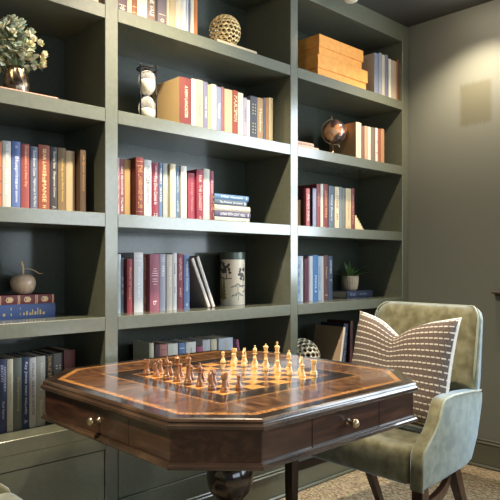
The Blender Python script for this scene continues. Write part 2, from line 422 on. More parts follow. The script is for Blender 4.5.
# third shelf, middle bay
row([(117.6, 119.4, 158, (214, 186, 190), 'thin pinkish white book', dict(title=T(('~ ~ ~ ~', .5, .8, .5)), tcol=C_MAUV)),
     (119.7, 124.2, 159, (150, 88, 100), 'mauve book with white letters', dict(title=T(('ON SEASONS', .62, .5, .5), ('PALMER', .2, .24, .5)), tcol=WHT)),
     (124.7, 130.8, 159.5, (212, 172, 116), 'plain tan book', dict(d=.14)),
     (136, 143.7, 157.5, (112, 38, 36), 'large maroon book with gilt lettering', dict(out=.036, d=.19, round_=.006, title=T(('THE LANGUAGE OF LIFE', .5, .72, .5)), tcol=(222, 176, 104), bands=[(.93, .0012, .9), (.86, .0012, .9), (.08, .0012, .9)])),
     (144.2, 151.6, 160, (224, 222, 218), 'white book with dark blue capitals', dict(out=.01, title=T(('WHISTLER', .74, .32, .5), ('NORA WHITE', .4, .32, .28)), tcol=(52, 66, 92))),
     (152.4, 158.6, 162.8, (150, 48, 66), 'crimson book with white letters', dict(title=T(('First Dove Comes In', .5, .5, .5), ('JUNE ODELL', .84, .2, .3), ('II', .06, .05, .5)), tcol=WHT)),
     (158.9, 162.4, 163, (98, 128, 168), 'slim sky blue book', dict(title=T(('ROBERT  WATER', .6, .6, .55)), tcol=WHT)),
     (163.2, 168.5, 163.5, (186, 188, 182), 'grey white book', dict(title=T(('Clear Sky', .7, .3, .4), ('~', .12, .06, .4)), tcol=WHT)),
     (170.5, 175.8, 164, (232, 216, 184), 'cream book', dict(out=.012)), (176.2, 179.7, 167, (112, 140, 172), 'slim pale blue book', dict(title=T(('COASTAL', .7, .4, .55), ('LANE', .25, .2, .5)), tcol=(214, 222, 230))),
     (181, 186.8, 166, (234, 228, 216), 'plain white book', dict(out=.01)),
     (188, 195.3, 173, (160, 62, 78), 'short crimson book', dict(title=T(('Strange Harvest', .5, .6, .4)), tcol=(204, 130, 130))),
     (195.8, 203.2, 169.5, (148, 44, 66), 'deep crimson book with pale letters', dict(out=.01, title=T(('THE LONGEST', .45, .5, .4), ('FAIR', .82, .14, .4), ('*', .06, .05, .4)), tcol=(226, 190, 170))),
     (203.7, 209.8, 169, (214, 208, 192), 'greyish cream book', dict()), (210.2, 213.8, 171, (156, 84, 98), 'slim mauve red book', dict(title=T(('Rosewood Hall', .5, .7, .5)), tcol=(216, 176, 178)))],
    SHZ[2], 1, 2.15, 'left of the flat book stack', 'books standing left of the flat stack')
# fourth shelf, middle bay
row([(117.4, 121, 254, (206, 216, 222), 'pale bluish white book', dict(title=T(('Summer', .6, .5, .4)), tcol=WHT)),
     (121.3, 124, 258, (120, 138, 158), 'slim grey blue book', dict(title=T(('= = =', .5, .6, .5)), tcol=(210, 216, 222))),
     (127.4, 132.5, 259, (146, 46, 54), 'red book with gilt letters', dict(out=.02, title=T(('Pearls of Grace', .55, .7, .4)), tcol=(214, 160, 110))),
     (134.2, 143.4, 252.5, (212, 212, 212), 'wide greyish white book', dict(out=.012, bands=[(.94, .0012, .8), (.86, .0012, .8)], title=T(('Morning Light', .5, .5, .3)), tcol=(232, 232, 232))),
     (143.7, 146.5, 254, (124, 78, 66), 'slim brown book with gilt letters', dict(title=T(('GOLDEN OAK', .75, .4, .5), ('HILL', .2, .3, .5)), tcol=GOLDT)),
     (150.1, 159.5, 254, (152, 82, 98), 'thick mauve pink book with white lines', dict(out=.025, d=.19, bands=[(.74, .002, .34), (.70, .002, .46), (.66, .002, .6), (.62, .002, .7), (.56, .002, .5), (.52, .002, .6), (.47, .002, .3)], title=T(('b', .15, .1, .4)), tcol=(232, 208, 206))),
     (159.8, 165.7, 254, (166, 166, 180), 'lavender grey book', dict(bands=[(.93, .001, .7), (.9, .001, .7), (.87, .001, .7)], title=T(('FERN', .7, .18, .4)), tcol=WHT)),
     (166.8, 172.6, 254.5, (206, 196, 182), 'beige white book', dict(title=T(('Quiet Rivers', .6, .6, .3)), tcol=WHT)),
     (172.9, 177, 253, (226, 224, 220), 'slim white book with dark letters', dict(title=T(('Dune', .72, .2, .45), ('Vale', .35, .2, .35)), tcol=(70, 70, 78))),
     (177.5, 183, 253.4, (132, 46, 62), 'crimson book with pale letters', dict(title=T(('AUTUMN FIELDS', .72, .4, .45), ('HART', .3, .16, .35)), tcol=(224, 178, 160))),
     (183.8, 189.7, 255, (98, 120, 164), 'blue book with white letters', dict(title=T(('Madison County', .6, .55, .4), ('*', .08, .05, .4)), tcol=WHT))],
    SHZ[3], 1, 2.19, 'left of the botanical canister', 'books standing left of the canister')
# fifth shelf, middle bay, behind the table
row([(149.5, 154, 343, (196, 190, 160), 'large cream green book', dict(out=.02, d=.125, side=(232, 228, 204))), (155, 160, 344.5, (74, 42, 40), 'dark maroon book', dict(out=.01)),
     (160.2, 167.4, 344.5, (188, 126, 116), 'pink book', dict(bands=[(.9, .003, .8), (.7, .008, .8)], tcol=(80, 60, 70))), (168, 178, 343.5, (224, 218, 204), 'wide cream white book', dict()),
     (179.2, 185, 343, (102, 132, 178), 'blue book', dict(bands=[(.9, .003, .8)], tcol=WHT)), (186, 196, 342, (228, 224, 214), 'wide white book', dict(title=T(('~~~', .8, .2, .5)), tcol=(120, 130, 150))),
     (197, 202.6, 346.5, (170, 82, 116), 'short magenta book', dict()), (203, 210.5, 339.8, (206, 204, 208), 'greyish white book', dict()),
     (211.5, 217, 339.2, (226, 214, 180), 'cream book', dict()), (219, 233, 338, (198, 206, 218), 'thick bluish white book with yellow marks', dict(title=T(('OO=OO', .8, .3, .4)), tcol=(206, 170, 80)))],
    SHZ[4], 1, 2.19, 'behind the chess table', 'books on the low shelf behind the table')
# third shelf, left bay
row([(-6, 1.9, 141, (176, 96, 44), 'orange brown book', dict(bands=[(.2, .004, .9), (.4, .004, .9), (.6, .004, .9)], tcol=(90, 50, 30))),
     (2.7, 11.1, 141, (190, 188, 182), 'grey white book with white letters', dict(title=T(('NOEL GRAY', .84, .22, .3), ("Noah's Road", .4, .36, .36)), tcol=(240, 238, 232))),
     (11.8, 20.6, 141.5, (82, 104, 158), 'blue book with white script', dict(title=T(('Blueprints', .58, .4, .5), ('ROBERT BRENNAN', .26, .3, .22), ('*', .92, .04, .3)), tcol=(220, 224, 236))),
     (21.3, 29.5, 144, (148, 66, 60), 'red book with gilt script', dict(title=T(('Destinations in a New Day', .66, .62, .4)), tcol=(228, 170, 120))),
     (30.7, 37.8, 146.5, (98, 102, 122), 'slate blue book with white letters', dict(title=T(('Anne Brown Crane', .74, .4, .4), ('Nightscape in My Place', .28, .44, .4)), tcol=(214, 214, 222))),
     (38.6, 49.8, 145, (146, 70, 44), 'wide rust book with large cream letters', dict(title=T(('SEAR LAKES', .74, .4, .3), ('from', .5, .12, .4), ('MANSE', .3, .32, .34), ('H', .07, .04, .3)), tcol=(240, 208, 150))),
     (50.5, 57.6, 147, (60, 54, 54), 'black book with white letters', dict(title=T(('Stormy Seas', .8, .26, .46), ('Dangerous Corner', .42, .4, .42), ('A', .07, .04, .5)), tcol=(220, 214, 206))),
     (58.2, 66, 148, (130, 106, 68), 'olive tan book with yellow letters', dict(title=T(('Looking out at Dark Fences', .5, .66, .34)), tcol=(226, 186, 90))),
     (66.4, 74.8, 151, (204, 176, 136), 'plain cream book', dict(bands=[(.8, .001, .3), (.7, .001, .3)], tcol=(222, 190, 120))),
     (80.5, 86, 150, (96, 72, 52), 'dark brown book with gilt lettering', dict(out=.03, title=T(('A Quiet Country', .62, .6, .5)), tcol=(180, 140, 80), bands=[(.9, .0012, .6)]))],
    SHZ[2], 0, 2.15, 'below the flower vase', 'books below the flower vase')
# fifth shelf, left bay
row([(-.2, 6.8, 359, (52, 58, 92), 'navy book with pale letters', dict(title=T(('BRIGHT', .8, .26, .34, -.2), ('DISCOVERY', .72, .34, .34, .2), ('Paul Varner', .3, .24, .34)), tcol=(196, 190, 206))),
     (7.3, 13.4, 359, (220, 208, 178), 'cream book with grey letters', dict(title=T(('Cape Ann Winter', .6, .5, .4), ('o', .07, .03, .5)), tcol=(140, 130, 110))),
     (14, 21.9, 358, (112, 112, 100), 'grey green book with gilt letters', dict(title=T(('The Long Partnership', .5, .7, .3)), tcol=(196, 176, 112))),
     (22.4, 29.2, 357, (44, 56, 88), 'dark navy book with white letters', dict(title=T(('Ray Jones', .78, .3, .5), ('MARY WILLARD', .4, .4, .3), ('A', .1, .05, .5)), tcol=(220, 220, 230))),
     (29.6, 36.5, 357.5, (224, 214, 206), 'white book with black capitals', dict(title=T(('STELLA', .82, .2, .3), ('SERIOUS WATER', .42, .5, .36)), tcol=(60, 54, 60))),
     (36.9, 45.5, 356, (196, 190, 176), 'greyish white book', dict(title=T(('Hollow Bay', .7, .4, .4), ('Stone', .25, .3, .4)), tcol=(226, 222, 210))),
     (45.9, 53, 354.5, (44, 38, 36), 'black book with gilt spine lettering', dict(title=T(('DAWN AT SEA', .82, .3, .5), ('LIGHT', .5, .3, .4), ('HILL', .2, .2, .4)), tcol=(206, 164, 92))),
     (53.6, 62.8, 353, (104, 98, 92), 'grey book with two white bars', dict(title=T(('II', .8, .14, .5), ('==', .62, .1, .4)), tcol=(210, 206, 200))),
     (64, 75.2, 350, (98, 42, 36), 'maroon book with gilt bands', dict(out=.01, bands=[(.62, .003, .8), (.68, .006, .8), (.74, .002, .8)], tcol=(224, 150, 70)))],
    SHZ[4], 0, 2.175, 'below the stone apple', 'books below the stone apple')
# top shelf, right bay
row([(374.6, 379, 53.5, (122, 128, 146), 'blue grey book with white boards', dict(out=.012, d=.19, side=(214, 204, 190))), (379.3, 381.9, 53, (150, 156, 170), 'thin pale blue book', dict()),
     (382.1, 384.9, 55, (206, 190, 166), 'thin cream book', dict()), (385.1, 388.4, 55, (120, 124, 142), 'slim slate blue book', dict()),
     (388.8, 391.4, 59, (240, 232, 214), 'thin bright white book', dict()), (391.6, 396.8, 61, (196, 176, 150), 'beige book', dict()),
     (397.1, 401.2, 60.5, (170, 86, 50), 'rust orange book', dict())], SHZ[0], 2, 2.09, 'right of the orange boxes', 'books right of the orange boxes')
# second shelf, right bay
row([(356.2, 361.4, 122.5, (214, 196, 164), 'cream book with tan boards', dict(out=.05, d=.19, side=(176, 142, 100))), (361.7, 364.4, 126, (130, 86, 62), 'thin brown book', dict()),
     (364.7, 367.9, 126, (190, 160, 128), 'slim beige book', dict()), (368.1, 371, 127, (222, 208, 186), 'slim cream book', dict()),
     (371.2, 375.3, 127.5, (118, 104, 92), 'dark grey book', dict()), (375.6, 377.9, 128, (226, 214, 194), 'thin white book', dict(bands=[(.3, .004, .8), (.6, .004, .8)], tcol=(150, 70, 50))),
     (378.1, 380.9, 129, (150, 82, 56), 'thin rust book', dict()), (381.1, 384.4, 129, (176, 132, 92), 'slim tan book', dict())],
    SHZ[1], 2, 2.12, 'right of the globe', 'books right of the globe')
# third shelf, right bay
row([(298.4, 301.2, 200, (196, 160, 104), 'short tan book', dict(d=.1)), (306.4, 310, 188.5, (176, 92, 96), 'dark maroon book with pink spine', dict(out=.035, d=.19, side=(80, 30, 34), title=T(('SILVER PINE', .5, .7, .5)), tcol=(232, 196, 190))),
     (313, 316.5, 188.5, (150, 150, 176), 'lavender book with navy boards', dict(out=.015, side=(40, 42, 66))),
     (316.8, 320.5, 184, (140, 60, 54), 'red brown book', dict(title=T(('Highland', .65, .5, .4)), tcol=(214, 160, 140))), (320.7, 323.3, 184, (226, 216, 200), 'thin white book', dict()),
     (323.5, 328.2, 184, (134, 48, 42), 'brick red book with gilt letters', dict(title=T(('COUNTRY MAPLE', .55, .6, .4)), tcol=(222, 170, 110))),
     (329, 334.2, 186, (98, 112, 126), 'blue grey book', dict(title=T(('Wild Rivers', .5, .6, .4)), tcol=(196, 206, 214))), (335, 339.4, 187, (228, 208, 172), 'cream book with brown letters', dict(title=T(('STONE', .65, .3, .45), ('INN', .3, .14, .4)), tcol=(92, 62, 50))),
     (339.7, 342, 187, (128, 138, 146), 'thin bluish grey book', dict()), (342.2, 345.6, 188, (120, 122, 108), 'slim green grey book', dict()),
     (345.9, 351.2, 188.5, (222, 196, 154), 'wider cream book', dict(title=T(('Evergreen', .5, .6, .35), ('*', .08, .05, .4)), tcol=(176, 110, 70))),
     (351.5, 354.6, 188.5, (128, 58, 52), 'slim red brown book', dict(title=T(('HOMESTEAD', .5, .7, .5)), tcol=(206, 150, 120)))],
    SHZ[2], 2, 2.16, 'beside the stepped bookend', 'books beside the stepped bookend')
# fourth shelf, right bay
row([(297.6, 300.2, 256, (176, 200, 222), 'pale blue white book', dict(title=T(('= = = =', .5, .8, .5)), tcol=(70, 110, 160))), (300.4, 303.3, 256, (226, 226, 226), 'white book', dict()),
     (304.6, 307.6, 258.5, (98, 38, 52), 'maroon book', dict()), (307.8, 309.5, 256.5, (156, 112, 124), 'thin mauve book', dict()), (309.7, 312.9, 256, (222, 222, 224), 'white book', dict()),
     (313.1, 318.1, 255, (78, 132, 184), 'bright blue book with white marks', dict(title=T(('POOL', .4, .3, .4), ('^', .2, .05, .4)), tcol=(226, 234, 242))),
     (318.3, 320.9, 256, (180, 196, 216), 'thin pale book with blue letters', dict(title=T(('SUNDAY AIR', .5, .8, .5)), tcol=(60, 92, 148))), (321.1, 323.8, 256, (214, 206, 196), 'slim beige white book', dict()),
     (324.2, 328.2, 255, (110, 64, 60), 'brown red book with gilt marks', dict(bands=[(.1, .004, .6)], title=T(('Maple', .6, .4, .5)), tcol=(214, 168, 130))),
     (328.5, 332.8, 256, (62, 76, 96), 'dark slate blue book', dict(title=T(('NORTHERN', .75, .3, .4), ('*', .45, .05, .4)), tcol=(206, 212, 220)))],
    SHZ[3], 2, 2.20, 'left of the potted plant', 'books left of the potted plant')

# two white books leaning against the blue one, middle bay
def leaning(pb, pt, y, w, d, col, lab, zs, group, **k):
    xb = on_y(pb[0], y); xt = on_y(pt[0], y)
    zt = z_at(pt[1], xt, y)
    a = math.atan2(xt-xb, zt-zs); h = math.hypot(xt-xb, zt-zs)-w*abs(math.sin(a))*.6
    # keep the lower corner on the shelf
    lift = w*math.sin(a) if a > 0 else 0
    place_book(make_book(w, h, d, col, **k), lab, 'book', (xb-(0 if a < 0 else w*math.cos(a))*0, y, zs+lift+.0006), group, a)
leaning((208.3, 306), (191.0, 258.3), 2.17, .0155, .19, (226, 218, 208), 'white book leaning left against the blue book, nearer it', SHZ[3], 'two white books leaning left', side=(150, 140, 132))
leaning((212.8, 305.5), (196.2, 256.5), 2.17, .0155, .19, (230, 220, 212), 'outer white leaning book, nearer the botanical canister', SHZ[3], 'two white books leaning left', side=(150, 140, 132))
# pink book leaning at the end of the row behind the table
leaning((243, 352), (236, 340), 2.19, .016, .15, (168, 98, 128), 'pink mauve book leaning at the right end behind the white king', SHZ[4], None)
# leaning books beside the cushion, right bay low shelf
_y = 2.16
for (x, w, h, a, d, col, side, lab, yy) in (
        (2.640, .017, .252, .19, .2, (222, 206, 190), (196, 168, 140), 'light brown book with white spine leaning right beside the low gold ball', 2.085),
        (2.70, .036, .262, .12, .17, (46, 54, 74), None, 'dark navy book leaning between the light brown book and maroon one', 2.115),
        (2.792, .026, .272, .03, .17, (84, 40, 38), None, 'dark maroon book half hidden by the striped cushion', 2.125)):
    pr = make_book(w, h, d, col, side=side, **(dict(title=T(('OAKEN TALES', .5, .6, .4)), tcol=(150, 160, 180)) if col[2] > 70 and col[0] < 60 else {}))
    place_book(pr, lab, 'book', (x, yy, SHZ[4]+w*math.sin(a)+.0006), 'books leaning beside the low gold ball', a)

# lying books: spine towards the room
def lying(x0, x1, y, z, th, d, col, lab, group=None, rgap=0., **k):
    parts = make_book(th, x1-x0, d, col, **k)
    return place_book(parts, lab, 'book', (x0, y, z+th), group, flat=True)
def rot_title(*a): return [(s, c, ln, hh, 0) for s, c, ln, hh in a]
# flat stack of five, third shelf
zz = SHZ[2]; y = 2.135; xa = on_y(214.6, y); 
for (th, col, xr, tt, tc, lab) in (
        (.0235, (196, 190, 172), 249.5, 'Harvest', (226, 220, 200), 'pale book at the bottom of the flat stack of five'),
        (.0275, (84, 80, 104), 250.4, 'A MAN WITH LIGHT  NEILL', (226, 222, 230), 'purple grey book, second from the bottom of the flat stack'),
        (.0265, (206, 190, 168), 250.2, 'MARY CROFT', (240, 232, 220), 'cream book in the middle of the flat stack of five'),
        (.0245, (84, 100, 118), 246.8, 'The Promise  Jan Linden', (224, 228, 232), 'slate blue book second from the top of the flat stack'),
        (.0245, (92, 128, 168), 248.6, 'DALE  Harmony', (222, 230, 238), 'light blue book on top of the flat stack of five')):
    lying(xa, on_y(xr, y), y, zz, th, .17, col, lab, 'flat stack of five books', title=rot_title((tt, .5, .7, .5), ('a', .93, .04, .5)), tcol=tc, flat=True)
    zz += th+.0004
# two large books under the apple
y = 2.222
lying(.80, 1.087, y, SHZ[3], .052, .158, (74, 96, 150), 'thick blue book lying below the red patterned book', 'two large books under the stone apple',
      shapes=[[(a, -.28), (a+wd, -.28), (a+wd, tp), (a, tp)] for a, wd, tp in ((.40, .012, .3), (.52, .006, .3), (.56, .02, -.1), (.60, .02, .0), (.64, .03, -.12), (.68, .012, .1), (.71, .025, -.05), (.75, .012, .2), (.78, .02, .08), (.82, .03, -.1), (.3, .03, -.1))], tcol=(214, 184, 116), flat=True)
o = lying(.805, 1.084, y+.002, SHZ[3]+.0524, .033, .156, (132, 56, 58), 'red book with cream ornaments lying directly under the stone apple', 'two large books under the stone apple',
          shapes=[[(c-.052, 0), (c-.03, -.3), (c+.03, -.3), (c+.052, 0), (c+.03, .3), (c-.03, .3)] for c in (.12, .38, .62, .86)], tcol=(224, 190, 140), bands=[(.24, .003, 1), (.26, .003, 1), (.49, .003, 1), (.51, .003, 1), (.73, .003, 1), (.75, .003, 1), (.97, .004, 1)], flat=True)
# flat pale book under the high gold ball
lying(on_y(217.5, 2.075), on_y(257.2, 2.075), 2.078, SHZ[0], .0185, .16, (222, 204, 168), 'pale cream book lying flat under the high gold ball')
# thin rosy book under the vase
lying(.74, on_y(58, 2.068), 2.068, SHZ[1], .0055, .2, (206, 150, 128), 'thin rosy book lying flat under the flower vase')
# two thin books left of the globe
lying(2.292, on_y(318.8, 2.10), 2.10, SHZ[1], .019, .15, (214, 180, 158), 'lower thin pinkish book lying left of the globe', 'two thin books left of the globe', title=rot_title(('~~ ~ ~~', .6, .5, .3)), tcol=(160, 110, 90), flat=True)
lying(2.292, on_y(313.8, 2.105), 2.105, SHZ[1]+.0194, .019, .14, (206, 166, 146), 'upper thin pinkish book lying left of the globe', 'two thin books left of the globe', title=rot_title(('~ ~~ ~', .6, .5, .3)), tcol=(150, 100, 84), flat=True)
# navy book under the potted plant
y = 2.222
lying(on_y(347, y), on_y(372.4, y), y, SHZ[3], .041, .15, (58, 66, 92), 'navy book lying flat under the potted plant', title=rot_title(('W & D', .22, .2, .6), ('JEANNE', .62, .3, .3)), tcol=(150, 160, 180), flat=True)

# ------------------------------------------------------------------ ornaments
def gold_ball(r, loc, label, m, sub=3):
    src = BM(); bmesh.ops.create_icosphere(src, subdivisions=sub, radius=r)
    # dual of the icosphere: round holes
    src.faces.ensure_lookup_table(); src.verts.ensure_lookup_table()
    cen = [f.calc_center_median().normalized()*r for f in src.faces]
    out = BM(); dv = [out.verts.new(c) for c in cen]
    for v in src.verts:
        fs = list(v.link_faces); n = v.co.normalized(); t = n.orthogonal().normalized(); s = n.cross(t)
        fs.sort(key=lambda f: math.atan2((cen[f.index]-v.co).dot(s), (cen[f.index]-v.co).dot(t)))
        out.faces.new([dv[f.index] for f in fs])
    src.free()
    # each cell becomes a ring: inset, open the hole, give the shell depth
    fs = out.faces[:]
    bmesh.ops.inset_individual(out, faces=fs, thickness=r*.030, depth=0)
    holes = [f for f in fs if f.is_valid]
    bmesh.ops.delete(out, geom=holes, context='FACES_ONLY')
    o = link_mesh('openwork_ball', out, m, None, True, loc)
    so = o.modifiers.new('shell', 'SOLIDIFY'); so.thickness = r*.09; so.offset = -1
    sb = o.modifiers.new('round', 'SUBSURF'); sb.levels = 1; sb.render_levels = 1
    return tag(o, label, 'ornament', 'two openwork metal balls')
bx = on_y(225.2, 2.135)
gold_ball(.0735, (bx, 2.137, SHZ[0]+.019+.0735), 'gold openwork ball on the pale book on the top shelf', M_GOLD)
gold_ball(.1, (2.459, 2.19, SHZ[4]+.1), 'champagne openwork ball on the low shelf behind the white rook', M_CHAMP)

# hourglass
hx, hy, hz = on_y(147.2, 2.17), 2.17, SHZ[1]
HG = thing('hourglass', 'black framed hourglass with white sand on the second shelf', 'hourglass', (hx, hy, hz))
b = BM(); lathe(b, [(.0, 0), (.046, 0), (.048, .003), (.046, .008), (0, .008)], 32); link_mesh('base_plate', b, M_BLACKM, HG, True)
b = BM(); tube(b, [(.043*math.cos(a), .043*math.sin(a), .226) for a in [k/32*2*PI for k in range(32)]], .0032, 8, True)
lathe(b, [(0, .221), (.014, .221), (.016, .224), (.014, .229), (0, .229)], 20)
for a in (.3, .3+2*PI/3, .3+4*PI/3): tube(b, [(.012*math.cos(a), .012*math.sin(a), .225), (.043*math.cos(a), .043*math.sin(a), .226)], .0025)
link_mesh('top_ring', b, M_BLACKM, HG, True)
for a in (math.radians(-160), math.radians(-70), math.radians(65)):
    b = BM(); lathe(b, [(0, .004), (.0035, .004), (.0035, .1), (.006, .107), (.006, .113), (.0035, .12), (.0035, .228), (.0055, .231), (.0045, .238), (0, .24)], 12, .046*math.cos(a), .046*math.sin(a))
    link_mesh('post', b, M_BLACKM, HG, True)
M_GLASS = mat('clear_glass', (248, 248, 244), .06)
def thin_glass(m):
    N, L, b = nodes(m); t = N.new('ShaderNodeBsdfTransparent'); mx = N.new('ShaderNodeMixShader'); lw = N.new('ShaderNodeLayerWeight')
    lw.inputs['Blend'].default_value = .35; mr = N.new('ShaderNodeMapRange'); mr.inputs['To Min'].default_value = .12; mr.inputs['To Max'].default_value = .6
    L.new(lw.outputs['Facing'], mr.inputs['Value']); L.new(mr.outputs[0], mx.inputs['Fac']); L.new(t.outputs[0], mx.inputs[1]); L.new(b.outputs[0], mx.inputs[2])
    L.new(mx.outputs[0], N['Material Output'].inputs['Surface'])
thin_glass(M_GLASS)
prof = []
for i in range(25):
    t = i/24; z = .012+t*.206
    u = abs(t-.5)*2
    prof.append((.0045+.0325*math.sin(min(1, u)*PI)**.62*(1 if u < .999 else 0)+(.012 if u > .6 else 0)*((u-.6)/.4), z))
b = BM(); lathe(b, [(0, .0115)]+prof+[(0, .2185)], 28); link_mesh('glass_bulbs', b, M_GLASS, HG, True)
M_SAND = noise_color(mat('white_sand', (232, 222, 204), .95), [(.3, (214, 202, 180)), (.7, (240, 232, 216))], nscale=300)
b = BM()
def pr(z):
    for (r0, z0), (r1, z1) in zip(prof, prof[1:]):
        if z0 <= z <= z1: return (r0+(r1-r0)*(z-z0)/(z1-z0))*.93
    return .004
lathe(b, [(0, .0135)]+[(pr(z), z) for z in (.014, .02, .03, .04, .05, .056)]+[(.012, .064), (0, .068)], 24)
lathe(b, [(0, .124)]+[(pr(z), z) for z in (.126, .135, .15, .165, .178)]+[(.012, .174), (0, .172)], 24)
link_mesh('sand', b, M_SAND, HG, True)

# botanical canister
cx, cy, cz = on_y(232.6, 2.282), 2.282, SHZ[3]
CN = thing('canister', 'round cream canister with printed trees and a green lid', 'canister', (cx, cy, cz))
CR, CH = .0605, .222
b = BM(); lathe(b, [(0, 0), (CR-.001, 0), (CR, .002), (CR, CH), (0, CH)], 48); sharp(link_mesh('body', b, mat('cream_print', (244, 228, 202), .45), CN))
b = BM(); lathe(b, [(0, CH), (CR+.0016, CH), (CR+.0016, .256), (CR-.002, .2585), (0, .2585)], 48); sharp(link_mesh('lid', b, mat('green_lid', (86, 94, 84), .35, .3), CN))
def decal(name, shapes, m):
    b = BM()
    for poly in shapes:
        n = len(poly)
        c = (sum(p[0] for p in poly)/n, sum(p[1] for p in poly)/n)
        vc = b.verts.new((*c, 0)); vs = [b.verts.new((*p, 0)) for p in poly]
        for i in range(n): b.faces.new((vc, vs[i], vs[(i+1) % n]))
    bmesh.ops.subdivide_edges(b, edges=b.edges[:], cuts=3, use_grid_fill=True)
    bmesh.ops.triangulate(b, faces=b.faces[:])
    for v in b.verts:
        a, z = v.co.x, v.co.y; v.co = ((CR+.0005)*math.cos(a), (CR+.0005)*math.sin(a), z)
    bmesh.ops.recalc_face_normals(b, faces=b.faces[:])
    link_mesh(name, b, m, CN)
A0 = math.radians(-133)                      # towards the camera
def blob(a, z, ra, rz, n=9, j=.35): return [(a+ra*math.cos(k/n*2*PI)*(1+random.uniform(-j, j)), z+rz*math.sin(k/n*2*PI)*(1+random.uniform(-j, j))) for k in range(n)]
dk, gr, ol = [], [], []
for (a, z) in ((-.55, .185), (.95, .15), (2.3, .19), (3.6, .15), (5, .19)):       # dark spreading trees
    for q in range(16): dk.append(blob(A0+a+random.uniform(-.36, .36), z+random.uniform(-.03, .028), .12, .008))
    dk.append([(A0+a+.02, z-.055), (A0+a+.1, z-.055), (A0+a+.07, z), (A0+a+.03, z)])
    dk.append([(A0+a-.3, z-.06), (A0+a+.5, z-.058), (A0+a+.5, z-.054), (A0+a-.3, z-.055)])
for (a, z) in ((.45, .095), (.5, .052), (1.5, .07), (2.9, .08), (4.2, .07)):      # grey umbrella-shaped palms
    for s in (-1, 1):
        for q in range(4): gr.append([(A0+a, z+.012), (A0+a+s*(.2+.12*q), z-.004-.003*q), (A0+a+s*(.16+.12*q), z-.010+.002*q), (A0+a+s*.1, z+.004)])
    gr.append([(A0+a-.02, z-.03), (A0+a+.02, z-.03), (A0+a+.03, z+.012), (A0+a-.01, z+.012)])
for (a, z) in ((-.75, .075), (1.9, .1), (3.3, .06), (5.2, .08)):                   # olive conifers
    for q in range(6): 
        zz = z-.045+q*.017; w = .3-.045*q
        ol.append([(A0+a-w, zz), (A0+a-w*.3, zz-.006), (A0+a+w, zz+.002), (A0+a+.05, zz+.02), (A0+a-.05, zz+.02)])
decal('printed_trees', dk, mat('print_dark', (82, 76, 70), .5)); decal('printed_palms', gr, mat('print_grey', (122, 116, 108), .5)); decal('printed_conifers', ol, mat('print_olive', (150, 134, 72), .5))

# stone apple
ax, ay, az = .988, 2.285, SHZ[3]+.0524+.0334
AP = thing('ornamental_apple', 'mottled stone apple ornament with a pale stem on two large books', 'ornament', (ax, ay, az))
m = noise_color(mat('mottled_stone', (200, 170, 138), .22), [(.3, (182, 142, 108)), (.5, (216, 188, 158)), (.7, (184, 168, 150))], nscale=26, detail=6)
prof = [(0, .003), (.018, .0), (.030, .004), (.040, .016), (.046, .034), (.0465, .048), (.042, .062), (.032, .072), (.020, .0755), (.010, .073), (.004, .068), (0, .066)]
b = BM(); lathe(b, prof, 32); link_mesh('fruit', b, m, AP, True)
M_STEM = mat('pale_stem', (206, 184, 146), .6)
b = BM(); tube(b, [(0, 0, .066), (0, 0, .085), (-.002, 0, .105), (-.007, 0, .123)], [.005, .0045, .005, .0055], 8); link_mesh('stem', b, M_STEM, AP, True)
b = BM(); tube(b, [(.002, 0, .094), (.02, -.004, .097), (.04, -.012, .089), (.055, -.018, .078), (.068, -.022, .078)], [.002, .0018, .0016, .0022, .0006], 6); link_mesh('twig', b, M_STEM, AP, True)

# globe
gx, gy = on_y(334.6, 2.17), 2.17
gz = SHZ[1]
GL = thing('globe', 'small dark globe with copper land on a brass arc stand', 'globe', (gx, gy, gz))
gc = z_at(131.7, gx, gy)-gz
m = mat('globe_map', (60, 44, 40), .22, coat=.6)
noise_color(m, [(.40, (56, 46, 46)), (.48, (88, 70, 64)), (.50, (206, 130, 80)), (.60, (236, 182, 134)), (.72, (196, 186, 176))], nscale=14, detail=7, distortion=.4)
b = BM(); bmesh.ops.create_uvsphere(b, u_segments=40, v_segments=24, radius=.066, matrix=Matrix.Translation((0, 0, gc))); link_mesh('sphere', b, m, GL, True)
rt = Vector((.7247, -.689, 0)); tilt = math.radians(-12)
def arcp(a, r=.0725): return (rt.x*math.cos(a)*r, rt.y*math.cos(a)*r, gc+math.sin(a)*r)
b = BM(); tube(b, [arcp(math.radians(t)) for t in range(102, 292, 6)], .003, 8)
p0 = arcp(math.radians(102)); p1 = arcp(math.radians(102), .09); tube(b, [arcp(math.radians(102), .066), p1], [.0035, .0045], 8); tube(b, [arcp(math.radians(286), .066), arcp(math.radians(286), .09)], .004, 8)
link_mesh('meridian_arc', b, M_BRASS, GL, True)
b = BM(); lathe(b, [(0, 0), (.04, 0), (.042, .004), (.036, .009), (.012, .013), (.006, .022), (.005, gc-.07), (0, gc-.07)], 28, rt.x*-.012, rt.y*-.012)
link_mesh('stand', b, M_BRASS, GL, True)

# stepped bookend
b = BM(); sx = on_y(355.2, 2.16); ex = on_y(363.6, 2.16); n = 6
for i in range(n):
    box(b, sx+(ex-sx)*i/n, sx+(ex-sx)*(i+1)/n+.0002*(i < n-1), 2.16, 2.25, SHZ[2], SHZ[2]+.088*(1-i/n))
tag(link_mesh('stepped_bookend', b, mat('pale_stone', (226, 200, 152), .6)), 'cream stepped bookend at the right end of the red and cream books', 'bookend')

